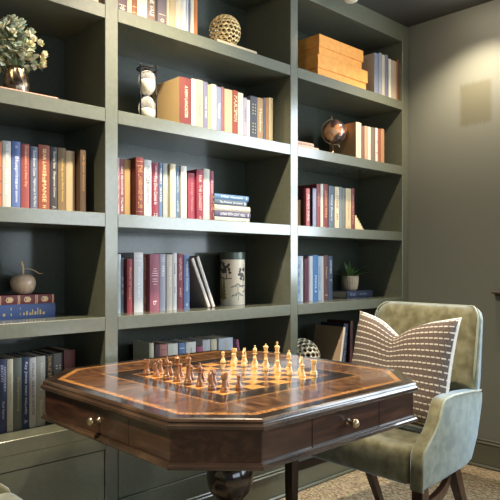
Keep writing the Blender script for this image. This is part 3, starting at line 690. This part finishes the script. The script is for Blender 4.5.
# orange boxes
def lidded(x0, x1, y0, d, z, h, lidh, label):
    o = thing('storage_box', label, 'box', ((x0+x1)/2, y0+d/2, z), 'two orange lidded boxes')
    w = x1-x0
    m = noise_color(mat('orange_board', (230, 156, 72), .6), [(.3, (224, 148, 64)), (.7, (236, 166, 82))], nscale=40)
    b = BM(); box(b, -w/2+.007, w/2-.007, -d/2+.007, d/2-.007, 0, h-.003, .001); link_mesh('body', b, m, o)
    b = BM(); box(b, -w/2, w/2, -d/2, d/2, h-lidh, h, .0015); link_mesh('lid', b, m, o)
yb = 2.082
lidded(on_y(318, yb), on_y(367.8, yb), yb, .27, SHZ[0], .117, .070, 'larger orange lidded box at the bottom of the pair')
yb = 2.088
lidded(on_y(319.3, yb), on_y(363.4, yb), yb, .25, SHZ[0]+.1173, .109, .064, 'smaller orange lidded box on top of the larger one')

# vase and flowers
vx, vy, vz = on_y(16.5, 2.19), 2.19, SHZ[1]+.006
m = noise_color(mat('mercury_metal', (190, 168, 136), .25, .9), [(.4, (66, 54, 48)), (.64, (196, 174, 144))], nscale=22, bump=.5, bdist=.004)
b = BM(); lathe(b, [(0, 0), (.032, 0), (.04, .02), (.0435, .05), (.042, .08), (.036, .1), (.034, .112), (.031, .112), (.033, .098), (.03, .02), (0, .012)], 48,
                wob=lambda a, z: 1+.05*math.sin(9*a+z*60))
tag(link_mesh('vase', b, m, None, True, (vx, vy, vz)), 'swirled metallic vase on the second shelf of the left bay', 'vase')
FL = thing('flower_bouquet', 'bouquet of cream blossoms and grey-green leaves in the metallic vase', 'flowers', (vx, vy, vz))
rnd = random.Random(11)
def leaf(b, p, d, n, l, w, mi=0, curl=.25):
    d = d.normalized(); s = d.cross(n)
    if s.length < 1e-3: s = d.orthogonal()
    s.normalize(); n2 = s.cross(d)
    k = [(0, .15), (.25, .8), (.55, 1), (.82, .6), (1, .05)]
    L_, R_ = [], []
    for t, ww in k:
        c = p+d*l*t-n2*curl*l*t*t
        L_.append(b.verts.new(c-s*w*ww/2+n2*w*.12)); R_.append(b.verts.new(c+s*w*ww/2+n2*w*.12))
    for i in range(4): b.faces.new((L_[i], R_[i], R_[i+1], L_[i+1])).material_index = mi
bs, bl, bf = BM(), BM(), BM()
tips = []
for i in range(58):
    a = rnd.uniform(0, 2*PI); rr = abs(rnd.gauss(0, .5)); rr = min(rr, 1.0)
    tip = Vector((-.012+.105*rr*math.cos(a), .085*rr*math.sin(a), .250-.10*rr*rr+rnd.uniform(-.05, .02)))
    root = Vector((.012*math.cos(a), .012*math.sin(a), .05)); mid = (root+tip)/2+Vector((0, 0, .03))
    pts = [root*(1-t)**2+mid*2*t*(1-t)+tip*t*t for t in (0, .25, .5, .75, 1)]
    tube(bs, pts, [.0014, .0013, .0012, .001, .0008], 5)
    for q in range(7):
        t = rnd.uniform(.5, 1); p = root*(1-t)**2+mid*2*t*(1-t)+tip*t*t
        d = Vector((rnd.uniform(-1, 1), rnd.uniform(-1, 1), rnd.uniform(-.5, .9)))
        leaf(bl, p, d, Vector((rnd.uniform(-.4, .4), rnd.uniform(-.4, .4), 1)), rnd.uniform(.022, .034), rnd.uniform(.016, .024))
    tips.append(tip)
for tip in tips[:50]:
    out = (tip-Vector((0, 0, .12))).normalized()
    for k in range(9):
        a = k*2.4; t = out.orthogonal().normalized(); s = out.cross(t)
        d = (t*math.cos(a)+s*math.sin(a))*(1-.05*k)+out*(.3+.12*k)
        leaf(bf, tip+out*.006, d, out, .024, .019, curl=-.2)
link_mesh('stems', bs, mat('flower_stem', (108, 118, 76), .6), FL)
link_mesh('leaves', bl, noise_color(mat('grey_green_leaf', (170, 178, 150), .6, Subsurface_Weight=.1), [(.35, (164, 174, 140)), (.65, (214, 218, 196))], nscale=40), FL, True)
link_mesh('blossoms', bf, noise_color(mat('cream_petal', (232, 224, 180), .6, Subsurface_Weight=.1), [(.35, (224, 216, 160)), (.6, (240, 236, 212))], nscale=30), FL, True)

# potted plant
px_, py_, pz_ = on_y(350, 2.292), 2.292, SHZ[3]+.0415
PP = thing('potted_plant', 'green leafy plant in a ribbed cream pot on the navy book', 'plant', (px_, py_, pz_))
b = BM(); lathe(b, [(0, 0), (.034, 0), (.042, .012), (.049, .045), (.050, .078), (.050, .088), (.044, .088), (.044, .07), (0, .07)], 72,
                wob=lambda a, z: 1+(.035*math.sin(20*a) if .004 < z < .08 else 0))
link_mesh('pot', b, noise_color(mat('ribbed_ceramic', (204, 180, 150), .7), [(.3, (186, 160, 130)), (.7, (216, 194, 166))], nscale=30), PP, True)
b = BM(); lathe(b, [(0, .076), (.044, .071), (.0, .0705)], 24); link_mesh('soil', b, mat('soil', (44, 36, 30), .95), PP)
b = BM(); rnd = random.Random(5)
for i in range(34):
    a = rnd.uniform(0, 2*PI); l = rnd.uniform(.10, .17); up = rnd.uniform(.3, 1.25)
    d = Vector((math.cos(a), math.sin(a)*.6, up)).normalized(); s = d.cross(Vector((0, 0, 1))).normalized()
    w = rnd.uniform(.013, .021); L_, R_ = [], []
    droop = rnd.uniform(.1, .65)
    for q in range(8):
        t = q/7; c = Vector((0, 0, .072))+Vector((d.x, d.y, 0))*.01+d*l*t+Vector((d.x*.5, d.y*.5, -droop))*l*t**2.4*.8
        if c.y+py_ > INB-.012: c.y = INB-.012-py_
        ww = w*(math.sin(PI*min(.97, t*.8+.17)))
        L_.append(b.verts.new(c-s*ww/2+Vector((0, 0, .002)))); R_.append(b.verts.new(c+s*ww/2+Vector((0, 0, .002))))
    for q in range(7): b.faces.new((L_[q], R_[q], R_[q+1], L_[q+1]))
link_mesh('leaves', b, noise_color(mat('green_leaf', (92, 124, 70), .4), [(.35, (74, 106, 56)), (.65, (116, 146, 86))], nscale=30), PP, True)

# ------------------------------------------------------------------ the chess table
TX, TY, HW, CHF, TZ = 1.339, 1.503, .491, .160, .76
TB = thing('chess_table', 'dark eight-sided wooden chess table with inlaid top and small drawers', 'table', (TX, TY, 0))
def octa(hw, ch): return [(hw-ch, -hw), (hw, -hw+ch), (hw, hw-ch), (hw-ch, hw), (-hw+ch, hw), (-hw, hw-ch), (-hw, -hw+ch), (-hw+ch, -hw)]
def off(d): return octa(HW-d, CHF-d*.586)
def ring(bm, p0, z0, p1, z1, mi=0):
    A = [bm.verts.new((*p, z0)) for p in p0]; B = [bm.verts.new((*p, z1)) for p in p1]
    n = len(A)
    for i in range(n): bm.faces.new((A[i], A[(i+1) % n], B[(i+1) % n], B[i])).material_index = mi
# slab with its moulded lip (thumbnail profile)
b = BM(); P = [(.018, .728), (.006, .731), (.0, .737), (.001, .744), (.006, .748), (.0075, .7505), (.0055, .753), (.009, .758), (.014, .76)]
for (d0, z0), (d1, z1) in zip(P, P[1:]): ring(b, off(d0), z0, off(d1), z1)
b.faces.new([b.verts.new((*p, .728)) for p in reversed(off(.018))])
bmesh.ops.remove_doubles(b, verts=b.verts[:], dist=1e-5); bmesh.ops.recalc_face_normals(b, faces=b.faces[:])
link_mesh('edge_moulding', b, M_MOULD, TB)
b = BM(); ring(b, off(.014), TZ, off(.047), TZ); ring(b, off(.014), TZ-.012, off(.014), TZ)
bmesh.ops.remove_doubles(b, verts=b.verts[:], dist=1e-5); link_mesh('border_veneer', b, M_BORDER, TB)
b = BM(); ring(b, off(.047), TZ, off(.066), TZ); link_mesh('inlay_band', b, M_BAND, TB)
# field between the inlay band and the board: four mitred panels
BO = .300; FH = .220
def sq(h): return [(h, -h), (h, h), (-h, h), (-h, -h)]
b = BM(); o8 = off(.066); vo = [b.verts.new((*p, TZ)) for p in o8]; vi = [b.verts.new((*p, TZ)) for p in sq(BO)]
for i in range(4):
    a = (2*i+1) % 8                # the straight side i runs from o8[a] to o8[a+1]
    f1 = b.faces.new((vo[a], vo[(a+1) % 8], vi[(i+1) % 4], vi[i])); f1.material_index = i % 2
    f2 = b.faces.new((vo[(a+1) % 8], vo[(a+2) % 8], vi[(i+1) % 4])); f2.material_index = i % 2
bmesh.ops.recalc_face_normals(b, faces=b.faces[:])
M_FIELD2 = wood('figured_walnut_cross', (44, 30, 22), (88, 60, 41), (136, 96, 62), .19, (16, 3, 1), 5, .5)
link_mesh('veneer_field', b, [M_FIELD, M_FIELD2], TB)
def sqring(name, h0, h1, m):
    b = BM(); A = [b.verts.new((*p, TZ)) for p in sq(h0)]; B = [b.verts.new((*p, TZ)) for p in sq(h1)]
    for i in range(4): b.faces.new((A[i], A[(i+1) % 4], B[(i+1) % 4], B[i]))
    bmesh.ops.recalc_face_normals(b, faces=b.faces[:])
    link_mesh(name, b, m, TB)
sqring('inlay_line', BO, .293, M_BAND); sqring('board_frame', .293, .2255, M_BORDER); sqring('inlay_line', .2255, FH, M_BAND)
b = BM(); SQ = FH*2/8
for r in range(8):
    for c in range(8):
        x, y = -FH+c*SQ, -FH+r*SQ
        f = b.faces.new([b.verts.new(p) for p in ((x, y, TZ), (x+SQ, y, TZ), (x+SQ, y+SQ, TZ), (x, y+SQ, TZ))]); f.material_index = (r+c) % 2
link_mesh('chessboard', b, [M_SQL, M_SQD], TB)
# apron with drawers
AH0, AH1 = .655, .73
ap = off(.014)
for i in range(8):
    (xa, ya), (xb, yb) = ap[i], ap[(i+1) % 8]
    diag = i % 2 == 0
    L_ = math.hypot(xb-xa, yb-ya); ux, uy = (xb-xa)/L_, (yb-ya)/L_; nx, ny = uy, -ux
    mm = M_APRON_X if abs(ux) > abs(uy) else M_APRON_Y
    def panel(s0, s1, z0, z1, out, thick):
        b = BM(); vs = box(b, s0, s1, -out, thick, z0, z1, .0012)
        M = Matrix(((ux, -nx, 0, xa), (uy, -ny, 0, ya), (0, 0, 1, 0), (0, 0, 0, 1)))
        bmesh.ops.transform(b, matrix=M, verts=b.verts[:]); bmesh.ops.recalc_face_normals(b, faces=b.faces[:]); return b, M
    if diag:
        b, M = panel(0, L_, AH0, AH1, 0, .016); link_mesh('apron_panel', b, mm, TB)
    else:
        dw = .145
        for s0, s1 in ((0, L_/2-dw-.002), (L_/2+dw+.002, L_)):
            b, M = panel(s0, s1, AH0, AH1, 0, .016); link_mesh('apron_panel', b, mm, TB)
        b, M = panel(L_/2-dw, L_/2+dw, AH0+.001, AH1-.002, .0, .016)
        dr = link_mesh('drawer', b, mm, TB)
        b = BM(); lathe(b, [(0, 0), (.010, 0), (.010, .002), (.005, .004), (.0042, .014), (.0085, .017), (.0125, .022), (.0125, .027), (.0085, .0325), (0, .035)], 20)
        bmesh.ops.transform(b, matrix=Matrix(((1, 0, 0, L_/2), (0, 0, -1, 0), (0, 1, 0, (AH0+AH1)/2+.002), (0, 0, 0, 1))), verts=b.verts[:])
        bmesh.ops.transform(b, matrix=M, verts=b.verts[:]); bmesh.ops.recalc_face_normals(b, faces=b.faces[:])
        link_mesh('drawer_knob', b, M_BRASS, dr, True)
b = BM(); P = [(.03, .640), (.004, .640), (.001, .644), (.002, .649), (.007, .652), (.008, .656), (.03, .656)]
for (d0, z0), (d1, z1) in zip(P, P[1:]): ring(b, off(d0), z0, off(d1), z1)
b.faces.new([b.verts.new((*p, .640)) for p in reversed(off(.03))])
bmesh.ops.remove_doubles(b, verts=b.verts[:], dist=1e-5); bmesh.ops.recalc_face_normals(b, faces=b.faces[:])
link_mesh('base_moulding', b, M_MOULD, TB)
# turned pedestal and its feet
b = BM(); lathe(b, [(0, .14), (.05, .14), (.06, .16), (.06, .19), (.04, .21), (.032, .25), (.034, .30), (.045, .33), (.045, .34)]
                + [(.077*math.cos(math.radians(t)), .43+.085*math.sin(math.radians(t))) for t in range(-54, 78, 8)]
                + [(.03, .52), (.036, .53), (.05, .54), (.07, .6), (.085, .64), (0, .64)], 40)
link_mesh('turned_pedestal', b, M_BALLW, TB, True)
for k in range(4):
    a = k*PI/2+PI/4
    b = BM(); sec = []
    for t, r0, z0, h, w in ((0, .03, .16, .10, .05), (.3, .1, .13, .09, .046), (.6, .19, .07, .07, .042), (.85, .26, .03, .055, .04), (1, .31, .025, .045, .05)):
        c, s = math.cos(a), math.sin(a)
        sec.append([(c*r0-s*w/2*u, s*r0+c*w/2*u, max(0, z0+h/2*v-.0)) for u, v in ((-1, -1), (1, -1), (1, 1), (-1, 1))])
    loft(b, sec); link_mesh('foot', b, M_LEGW, TB)

# ------------------------------------------------------------------ chess men
M_DARKP = wood('dark_chess_wood', (112, 70, 42), (146, 97, 60), (172, 122, 80), .28, (3, 3, 1), 60, .3)
M_LITEP = wood('light_chess_wood', (212, 172, 104), (230, 196, 134), (238, 212, 158), .25, (3, 3, 1), 60, .3)
def smooth_prof(p): return p
def base_prof(r): return [(0, 0), (r, 0), (r*1.02, .002), (r, .006), (r*.86, .008), (r*.9, .0105), (r*.72, .013)]
def piece_bm(kind):
    b = BM()
    if kind == 'pawn':
        r = .0103; lathe(b, base_prof(r)+[(.0055, .018), (.004, .024), (.0038, .027), (.0068, .0285), (.0066, .030), (.0042, .031)]
                         + [(.0063*math.cos(math.radians(t)), .0362+.0063*math.sin(math.radians(t))) for t in range(-45, 90, 22)]+[(0, .0425)], 20)
    elif kind == 'rook':
        r = .0122; lathe(b, base_prof(r)+[(.0076, .02), (.0068, .032), (.0074, .036), (.0102, .038), (.0102, .048), (.0074, .048), (.0074, .044), (0, .044)], 24)
        for k in range(4):
            a = k*PI/2; bx_ = BM()
            bx_.free()
    elif kind == 'bishop':
        r = .0120; lathe(b, base_prof(r)+[(.0065, .022), (.0048, .034), (.0046, .038), (.0092, .0395), (.009, .0415), (.005, .043), (.0072, .048), (.0078, .053), (.006, .059), (.003, .063), (.0026, .0645), (.0036, .067), (.0024, .0695), (0, .070)], 20)
    elif kind == 'queen':
        r = .0132; lathe(b, base_prof(r)+[(.0072, .024), (.0052, .042), (.005, .048), (.0098, .05), (.0096, .0525), (.0058, .054), (.0072, .062), (.0098, .0705), (.0078, .0715), (.005, .0745), (.0022, .0755), (.003, .0785), (.0018, .081), (0, .0815)], 20, wob=lambda a, z: 1+(.08*math.sin(8*a) if .068 < z < .0712 else 0))
    elif kind == 'king':
        r = .0138; lathe(b, base_prof(r)+[(.0076, .026), (.0056, .046), (.0054, .052), (.0102, .054), (.01, .057), (.006, .0585), (.0072, .066), (.0094, .0755), (.0088, .0775), (.003, .081), (.0022, .0825), (0, .083)], 20)
        box(b, -.0016, .0016, -.0016, .0016, .082, .0935, .0004); box(b, -.0015, .0015, -.0045, .0045, .0862, .0894, .0004)
    elif kind == 'knight':
        r = .0122; lathe(b, base_prof(r)+[(.0085, .016), (0, .0165)], 20)
        # horse head, nose towards +x
        secs = [((-.0015, .0155), .0082, .0066), ((-.004, .025), .0076, .0056), ((-.0045, .034), .0072, .005), ((-.002, .043), .0078, .0046), ((.003, .0475), .0072, .004), ((.008, .0455), .0054, .0034), ((.0118, .0415), .0044, .003), ((.0135, .0385), .0028, .0022)]
        dirs = [(1, 0), (1, .05), (1, .12), (.8, .6), (.35, .94), (-.3, .95), (-.45, .89), (-.5, .86)]
        S = []
        for ((x, z), a, w), (dx, dz) in zip(secs, dirs):
            S.append([(x+dx*a*math.cos(t), w*math.sin(t), z+dz*a*math.cos(t)) for t in [k/12*2*PI for k in range(12)]])
        loft(b, S)
        for s in (-1, 1):
            lathe(b, [(.0022, 0), (.0018, .004), (0, .0085)], 6, -.002, s*.0025, .0490)
        for k in range(5):                      # mane ridge
            box(b, -.0135+.001*k, -.0100+.001*k, -.0014, .0014, .022+.0055*k, .027+.0055*k, .0005)
    return b
order = ['rook', 'knight', 'bishop', 'king', 'queen', 'bishop', 'knight', 'rook']
side_name = ['near ', 'near ', 'near ', '', '', 'far ', 'far ', 'far ']
protos = {}
for kind in ('pawn', 'rook', 'knight', 'bishop', 'queen', 'king'):
    for colr, mm in (('dark', M_DARKP), ('white', M_LITEP)):
        me_o = link_mesh('chess_'+kind, piece_bm(kind), mm, None, True); sharp(me_o, 50); protos[kind, colr] = me_o
used = set()
def put_piece(kind, colr, r, c, label):
    p = protos[kind, colr]
    if (kind, colr) in used: o = p.copy(); COL.objects.link(o)
    else: o = p; used.add((kind, colr))
    o.location = (TX-FH+(c+.5)*SQ, TY-FH+(r+.5)*SQ, TZ+.0002)
    o.rotation_euler = (0, 0, (0 if colr == 'dark' else PI)+(random.uniform(-.25, .25) if kind != 'knight' else (-.5 if colr == 'dark' else .4)))
    tag(o, label, 'chess piece', 'dark wooden chess pieces' if colr == 'dark' else 'cream wooden chess pieces')
for r, k in enumerate(order):
    for colr, cn, c0, c1 in (('dark', 'dark brown', 0, 1), ('white', 'cream', 7, 6)):
        nm = side_name[r]+k
        w = {'near ': 'on the near half of', '': 'in the middle of', 'far ': 'on the far half of'}[side_name[r]]
        put_piece(k, colr, r, c0, '%s wooden chess %s %s its back row' % (cn, k, w))
        put_piece('pawn', colr, r, c1, '%s wooden pawn standing in front of the %s %s' % (cn, cn, nm))

# ------------------------------------------------------------------ the armchairs
def make_chair():
    """faces -X; origin on the floor at the middle of the front edge"""
    root = thing('dining_armchair', 'x', 'chair', (0, 0, 0))
    W = .33; TA = .052
    def taper(x): return -.055*max(0, min(1, (x-.12)/.42))        # narrows towards the back
    out = [(0, .33), (.003, .45), (.012, .468), (.04, .492), (.085, .528), (.115, .565), (.138, .605), (.152, .622), (.175, .631), (.25, .632), (.36, .624), (.48, .612), (.545, .606), (.566, .588), (.564, .55), (.545, .49), (.515, .42), (.47, .365), (.445, .34), (.38, .33)]
    for s in (-1, 1):
        b = BM()
        lo = [b.verts.new((x, s*(W+taper(x)), z)) for x, z in out]; li = [b.verts.new((x, s*(W+taper(x)-TA), z)) for x, z in out]
        n = len(out)
        for i in range(n): b.faces.new((lo[i], lo[(i+1) % n], li[(i+1) % n], li[i]))
        fo = b.faces.new(lo); fi = b.faces.new(list(reversed(li)))
        bmesh.ops.recalc_face_normals(b, faces=b.faces[:])
        es = list(set(list(fo.edges)+list(fi.edges)))
        bmesh.ops.bevel(b, geom=es, offset=.011, segments=3, affect='EDGES', profile=.5)
        bmesh.ops.triangulate(b, faces=[f for f in b.faces if len(f.verts) > 4])
        o = sharp(link_mesh('arm_panel', b, M_VELVET, root), 60)
        b = BM(); pts = [(x, s*(W+taper(x)+.0005), z) for x, z in out[:13]]
        pts = [(p[0]+.006 if i < 3 else p[0]+.004, p[1]-s*.002, p[2]-.004 if i > 2 else p[2]) for i, p in enumerate(pts)]
        tube(b, pts, .0042, 6); link_mesh('piping', b, M_PIPING, o, True)
    # seat
    b = BM(); box(b, .004, .475, -W+TA+.002, W-TA-.002, .335, .470, .028, 0, 4); sharp(link_mesh('seat', b, M_VELVET, root), 60)
    b = BM(); box(b, .08, .40, -W+.09, W-.11, .322, .336, .003); link_mesh('seat_rail', b, M_LEGW, root)
    # back: padded slab leaning rearwards, narrower at the top, round corners
    b = BM(); S = []
    rows = [(.40, .30), (.46, .5), (.55, .8), (.65, .9), (.75, .94), (.83, .97), (.883, .985), (.913, .99), (.932, .995), (.941, 1.)]
    def halfw(z):
        w = .284-(z-.4)/.54*.030
        if z > .883: u = (z-.883)/.06; w -= .052*(1-math.sqrt(max(0, 1-u*u)))
        return w
    def xf(z): return .43+(z-.45)*.28
    def xr(z): return .47+(z-.36)*.36 if z < .62 else .5636+(z-.62)*.21
    N = 16
    for z, _ in rows:
        w = halfw(z); a, c = xf(z), xr(z)
        if z > .913: k = (z-.913)/.028; a += .02*k*k; c -= .02*k*k
        loop = []
        for i in range(N+1):
            y = -w+2*w*i/N; e = 1-abs(2*i/N-1)**6
            loop.append((a-.012*e+.022*(1-e), y, z))
        for i in range(N+1):
            y = w-2*w*i/N; e = 1-abs(2*i/N-1)**8
            loop.append((c-.016*(1-e), y, z))
        S.append(loop)
    loft(b, S); o = link_mesh('backrest', b, M_VELVET, root, True)
    b = BM(); pts = [(xf(z)+.014+(.02*((z-.913)/.028)**2 if z > .913 else 0), halfw(z)-.003, z) for z in (.64, .7, .78, .86, .883, .90, .913, .923, .932, .938, .940)]
    top = [(xf(.941)+.03, y, .941) for y in (.15, .08, 0, -.08, -.15)]
    pts = pts+top+[(p[0], -p[1], p[2]) for p in reversed(pts)]
    tube(b, pts, .0042, 6); link_mesh('piping', b, M_PIPING, o, True)
    # legs
    for s in (-1, 1):
        b = BM(); y = s*.305
        loft(b, [[(x0-w, y-w, z), (x0+w, y-w, z), (x0+w, y+w, z), (x0-w, y+w, z)] for x0, w, z in ((.03, .021, .335), (.03, .020, .2), (.03, .016, 0))])
        link_mesh('leg', b, M_LEGW, root)
        b = BM(); y = s*.222
        loft(b, [[(x0-w, y-w, z), (x0+w, y-w, z), (x0+w, y+w, z), (x0-w, y+w, z)] for x0, w, z in ((.40, .021, .335), (.435, .020, .25), (.495, .017, .12), (.555, .015, 0))])
        link_mesh('leg', b, M_LEGW, root)
        b = BM(); sec = []
        for k in range(9):
            t = k/8; x = .04+.345*t; z = .262+.034*t*t; yy = s*(.305-.083*t+.02*math.sin(PI*t))
            sec.append([(x, yy-.011, z-.019), (x, yy+.011, z-.019), (x, yy+.011, z+.019), (x, yy-.011, z+.019)])
        loft(b, sec); link_mesh('stretcher', b, M_LEGW, root)
    return root
ch = make_chair()
ch['label'] = 'sage velvet armchair at the right of the chess table with a striped cushion'
ch['group'] = 'velvet armchairs at the chess table'
ch.location = (1.892, 1.462, 0)
ch2 = copy_tree(ch); ch2['label'] = 'sage velvet armchair left of the chess table, cut off at the lower left corner'
ch2.location = (.742, 1.50, 0); ch2.rotation_euler = (0, 0, PI)

# cushions
def cushion(name, label, w, h, t, m, M, chop=.0, n=22):
    b = BM(); uv = b.loops.layers.uv.new('UVMap')
    G = {}
    for side in (1, -1):
        for i in range(n+1):
            for j in range(n+1):
                if side == -1 and (i in (0, n) or j in (0, n)): G[side, i, j] = G[1, i, j]; continue
                u, v = -1+2*i/n, -1+2*j/n
                k = max(0., (1-u**4)*(1-v**4))**.55
                pin = 1-.055*(1-v*v)*abs(u)**2*1.0; pinv = 1-.055*(1-u*u)
                vv = v*pinv
                dip = chop*math.exp(-(abs(u+.1)/.27)**1.4)*max(0, (v+1)/2)**3 + chop*.55*(1-min(1, abs(u)))*max(0, (v+1)/2)**4
                x = u*w/2*pin; y = vv*h/2-dip*h
                th = t/2*k*(1-.5*chop*6*math.exp(-((u+.1)/.22)**2)*max(0, (v+1)/2)**1.5*(1 if side == 1 else .3))
                G[side, i, j] = b.verts.new(M @ Vector((x, y, side*th)))
    for side in (1, -1):
        for i in range(n):
            for j in range(n):
                q = [(i, j), (i+1, j), (i+1, j+1), (i, j+1)]
                if side == -1: q.reverse()
                f = b.faces.new([G[(side,)+p] for p in q])
                for lp, p in zip(f.loops, q): lp[uv].uv = (p[0]/n, p[1]/n)
    return tag(link_mesh(name, b, m, None, True), label, 'cushion')
def stripes():
    m = mat('striped_weave', (120, 98, 84), .9)
    N, L, b = nodes(m)
    uvn = N.new('ShaderNodeUVMap'); uvn.uv_map = 'UVMap'
    sep = N.new('ShaderNodeSeparateXYZ'); L.new(uvn.outputs['UV'], sep.inputs['Vector'])
    def M_(op, a, c=None):
        n = N.new('ShaderNodeMath'); n.operation = op
        for i, v in enumerate((a, c)):
            if v is None: continue
            if isinstance(v, (int, float)): n.inputs[i].default_value = v
            else: L.new(v, n.inputs[i])
        return n.outputs[0]
    nz = N.new('ShaderNodeTexNoise'); nz.inputs['Scale'].default_value = 40; L.new(uvn.outputs['UV'], nz.inputs['Vector'])
    v = M_('ADD', sep.outputs['Y'], M_('MULTIPLY', M_('SUBTRACT', nz.outputs['Fac'], .5), .012))
    s = M_('FRACT', M_('MULTIPLY', v, 17.0))
    cord = M_('LESS_THAN', M_('ABSOLUTE', M_('SUBTRACT', s, .5)), .105)
    row_ = M_('FLOOR', M_('MULTIPLY', v, 17.0))
    bead = M_('FRACT', M_('ADD', M_('MULTIPLY', sep.outputs['X'], 26.0), M_('MULTIPLY', row_, .37)))
    on = M_('LESS_THAN', M_('ABSOLUTE', M_('SUBTRACT', bead, .5)), .38)
    fac = M_('MULTIPLY', cord, on)
    weave = N.new('ShaderNodeTexNoise'); weave.inputs['Scale'].default_value = 1.0; weave.inputs['Detail'].default_value = 2
    mp = N.new('ShaderNodeMapping'); mp.inputs['Scale'].default_value = (160, 60, 1); L.new(uvn.outputs['UV'], mp.inputs['Vector']); L.new(mp.outputs['Vector'], weave.inputs['Vector'])
    cr = N.new('ShaderNodeValToRGB'); e = cr.color_ramp.elements
    e[0].position = .3; e[0].color = (*lin((74, 64, 58)), 1); e[1].position = .7; e[1].color = (*lin((116, 103, 95)), 1)
    L.new(weave.outputs['Fac'], cr.inputs['Fac'])
    edge = M_('MAXIMUM', M_('GREATER_THAN', M_('ABSOLUTE', M_('SUBTRACT', sep.outputs['X'], .5)), .487), M_('GREATER_THAN', sep.outputs['Y'], .985))
    fac = M_('MAXIMUM', fac, edge)
    mx = N.new('ShaderNodeMix'); mx.data_type = 'RGBA'; L.new(fac, mx.inputs['Factor']); L.new(cr.outputs['Color'], mx.inputs['A'])
    mx.inputs['B'].default_value = (*lin((214, 207, 196)), 1); L.new(mx.outputs['Result'], b.inputs['Base Color'])
    bp = N.new('ShaderNodeBump'); bp.inputs['Strength'].default_value = .8; bp.inputs['Distance'].default_value = .004
    L.new(fac, bp.inputs['Height']); L.new(bp.outputs['Normal'], b.inputs['Normal'])
    return m
# local x -> -Y (to the right in the photo), local y -> up and back, local z -> towards -X
up = Vector((.27, 0, .963)).normalized(); xr_ = Vector((0, -1, 0)); zr = xr_.cross(up)
M = Matrix((( xr_.x, up.x, zr.x, 2.175), (xr_.y, up.y, zr.y, 1.405), (xr_.z, up.z, zr.z, .700), (0, 0, 0, 1)))
cushion('cushion', 'taupe cushion with white dashed stripes on the right armchair', .48, .445, .15, stripes(), M, chop=.125)
up = Vector((-.3, 0, .95)).normalized(); xr_ = Vector((0, 1, 0)); zr = xr_.cross(up)
M = Matrix(((xr_.x, up.x, zr.x, .53), (xr_.y, up.y, zr.y, 1.42), (xr_.z, up.z, zr.z, .60), (0, 0, 0, 1)))

# ------------------------------------------------------------------ light
def spot(x, y, power, size=2.2, blend=.75, col=(1, .84, .62)):
    l = bpy.data.lights.new('downlight_lamp', 'SPOT'); l.energy = power; l.spot_size = size; l.spot_blend = blend; l.color = col; l.shadow_soft_size = .03
    o = bpy.data.objects.new('downlight_lamp', l); COL.objects.link(o); o.location = (x, y, CEIL_Z-.045)
    l2 = bpy.data.lights.new('downlight_glow', 'POINT'); l2.energy = power*.015; l2.color = col; l2.shadow_soft_size = .03
    o2 = bpy.data.objects.new('downlight_glow', l2); COL.objects.link(o2); o2.location = (x, y, CEIL_Z-.08)
    d = thing('recessed_downlight', 'x', 'ceiling light', (x, y, CEIL_Z), 'recessed ceiling downlights')
    b = BM(); lathe(b, [(.045, -.001), (.045, -.006), (.062, -.004), (.062, -.001)], 32); link_mesh('trim_ring', b, mat('downlight_white', (226, 222, 212), .4), d, True)
    b = BM(); lathe(b, [(0, -.03), (.02, -.028), (.036, -.018), (.044, -.001), (0, -.001)], 32)
    m = mat('lit_lens', (255, 244, 224), .4); m.node_tree.nodes['Principled BSDF'].inputs['Emission Color'].default_value = (1, .85, .65, 1)
    m.node_tree.nodes['Principled BSDF'].inputs['Emission Strength'].default_value = 60
    link_mesh('lens', b, m, d)
    return d
DL = [(-.05, 1.58, 215), (1.46, 1.58, 215), (3.0, 1.58, 88)]
for (x, y, e), lab in zip(DL, ('recessed ceiling downlight in front of the left bay of the bookcase', 'recessed ceiling downlight in front of the middle bay of the bookcase', 'recessed ceiling downlight near the right wall')):
    spot(x, y, e)['label'] = lab
SP = thing('ceiling_spotlight', 'small pale ceiling spotlight in front of the orange boxes', 'ceiling light', (2.6, 1.97, CEIL_Z))
b = BM(); lathe(b, [(0, -.073), (.026, -.073), (.034, -.068), (.036, -.03), (.036, -.012), (.0, -.012)], 28); sharp(link_mesh('lamp_head', b, mat('pale_lamp', (214, 206, 188), .4), SP))
b = BM(); lathe(b, [(0, -.012), (.05, -.012), (.052, -.001), (0, -.001)], 28); sharp(link_mesh('ceiling_plate', b, mat('pale_lamp', (214, 206, 188), .4), SP))
# sky, daylight in the right-wall windows and in the added front one
w = bpy.data.worlds.new('sky'); SC.world = w; w.use_nodes = True
w.node_tree.nodes['Background'].inputs['Color'].default_value = (.75, .86, 1, 1); w.node_tree.nodes['Background'].inputs['Strength'].default_value = 1.0
def daylight(w, loc, rz, k):
    l = bpy.data.lights.new('window_daylight', 'AREA'); l.shape = 'RECTANGLE'; l.size = w; l.size_y = WZ1-WZ0; l.energy = WIN_L*k*PI*l.size*l.size_y; l.color = (.78, .90, 1)
    o = bpy.data.objects.new('window_daylight', l); COL.objects.link(o); o.location = loc; o.rotation_euler = (PI/2, 0, rz)
for (y0, y1), k in zip(WINS, (1, .55)): daylight(y1-y0, (WALL_X+.12, (y0+y1)/2, (WZ0+WZ1)/2), PI/2, k)
daylight(FX1-FX0, ((FX0+FX1)/2, Y0-.12, (WZ0+WZ1)/2), 0, .4)  # frontal fill through the added front window

SC.cycles.use_denoising = True
SC.cycles.max_bounces = 8; SC.cycles.sample_clamp_indirect = 6; SC.cycles.caustics_reflective = False; SC.cycles.caustics_refractive = False
SC.view_settings.view_transform = 'Standard'; SC.view_settings.look = 'None'; SC.view_settings.exposure = 0.03; SC.view_settings.gamma = 1
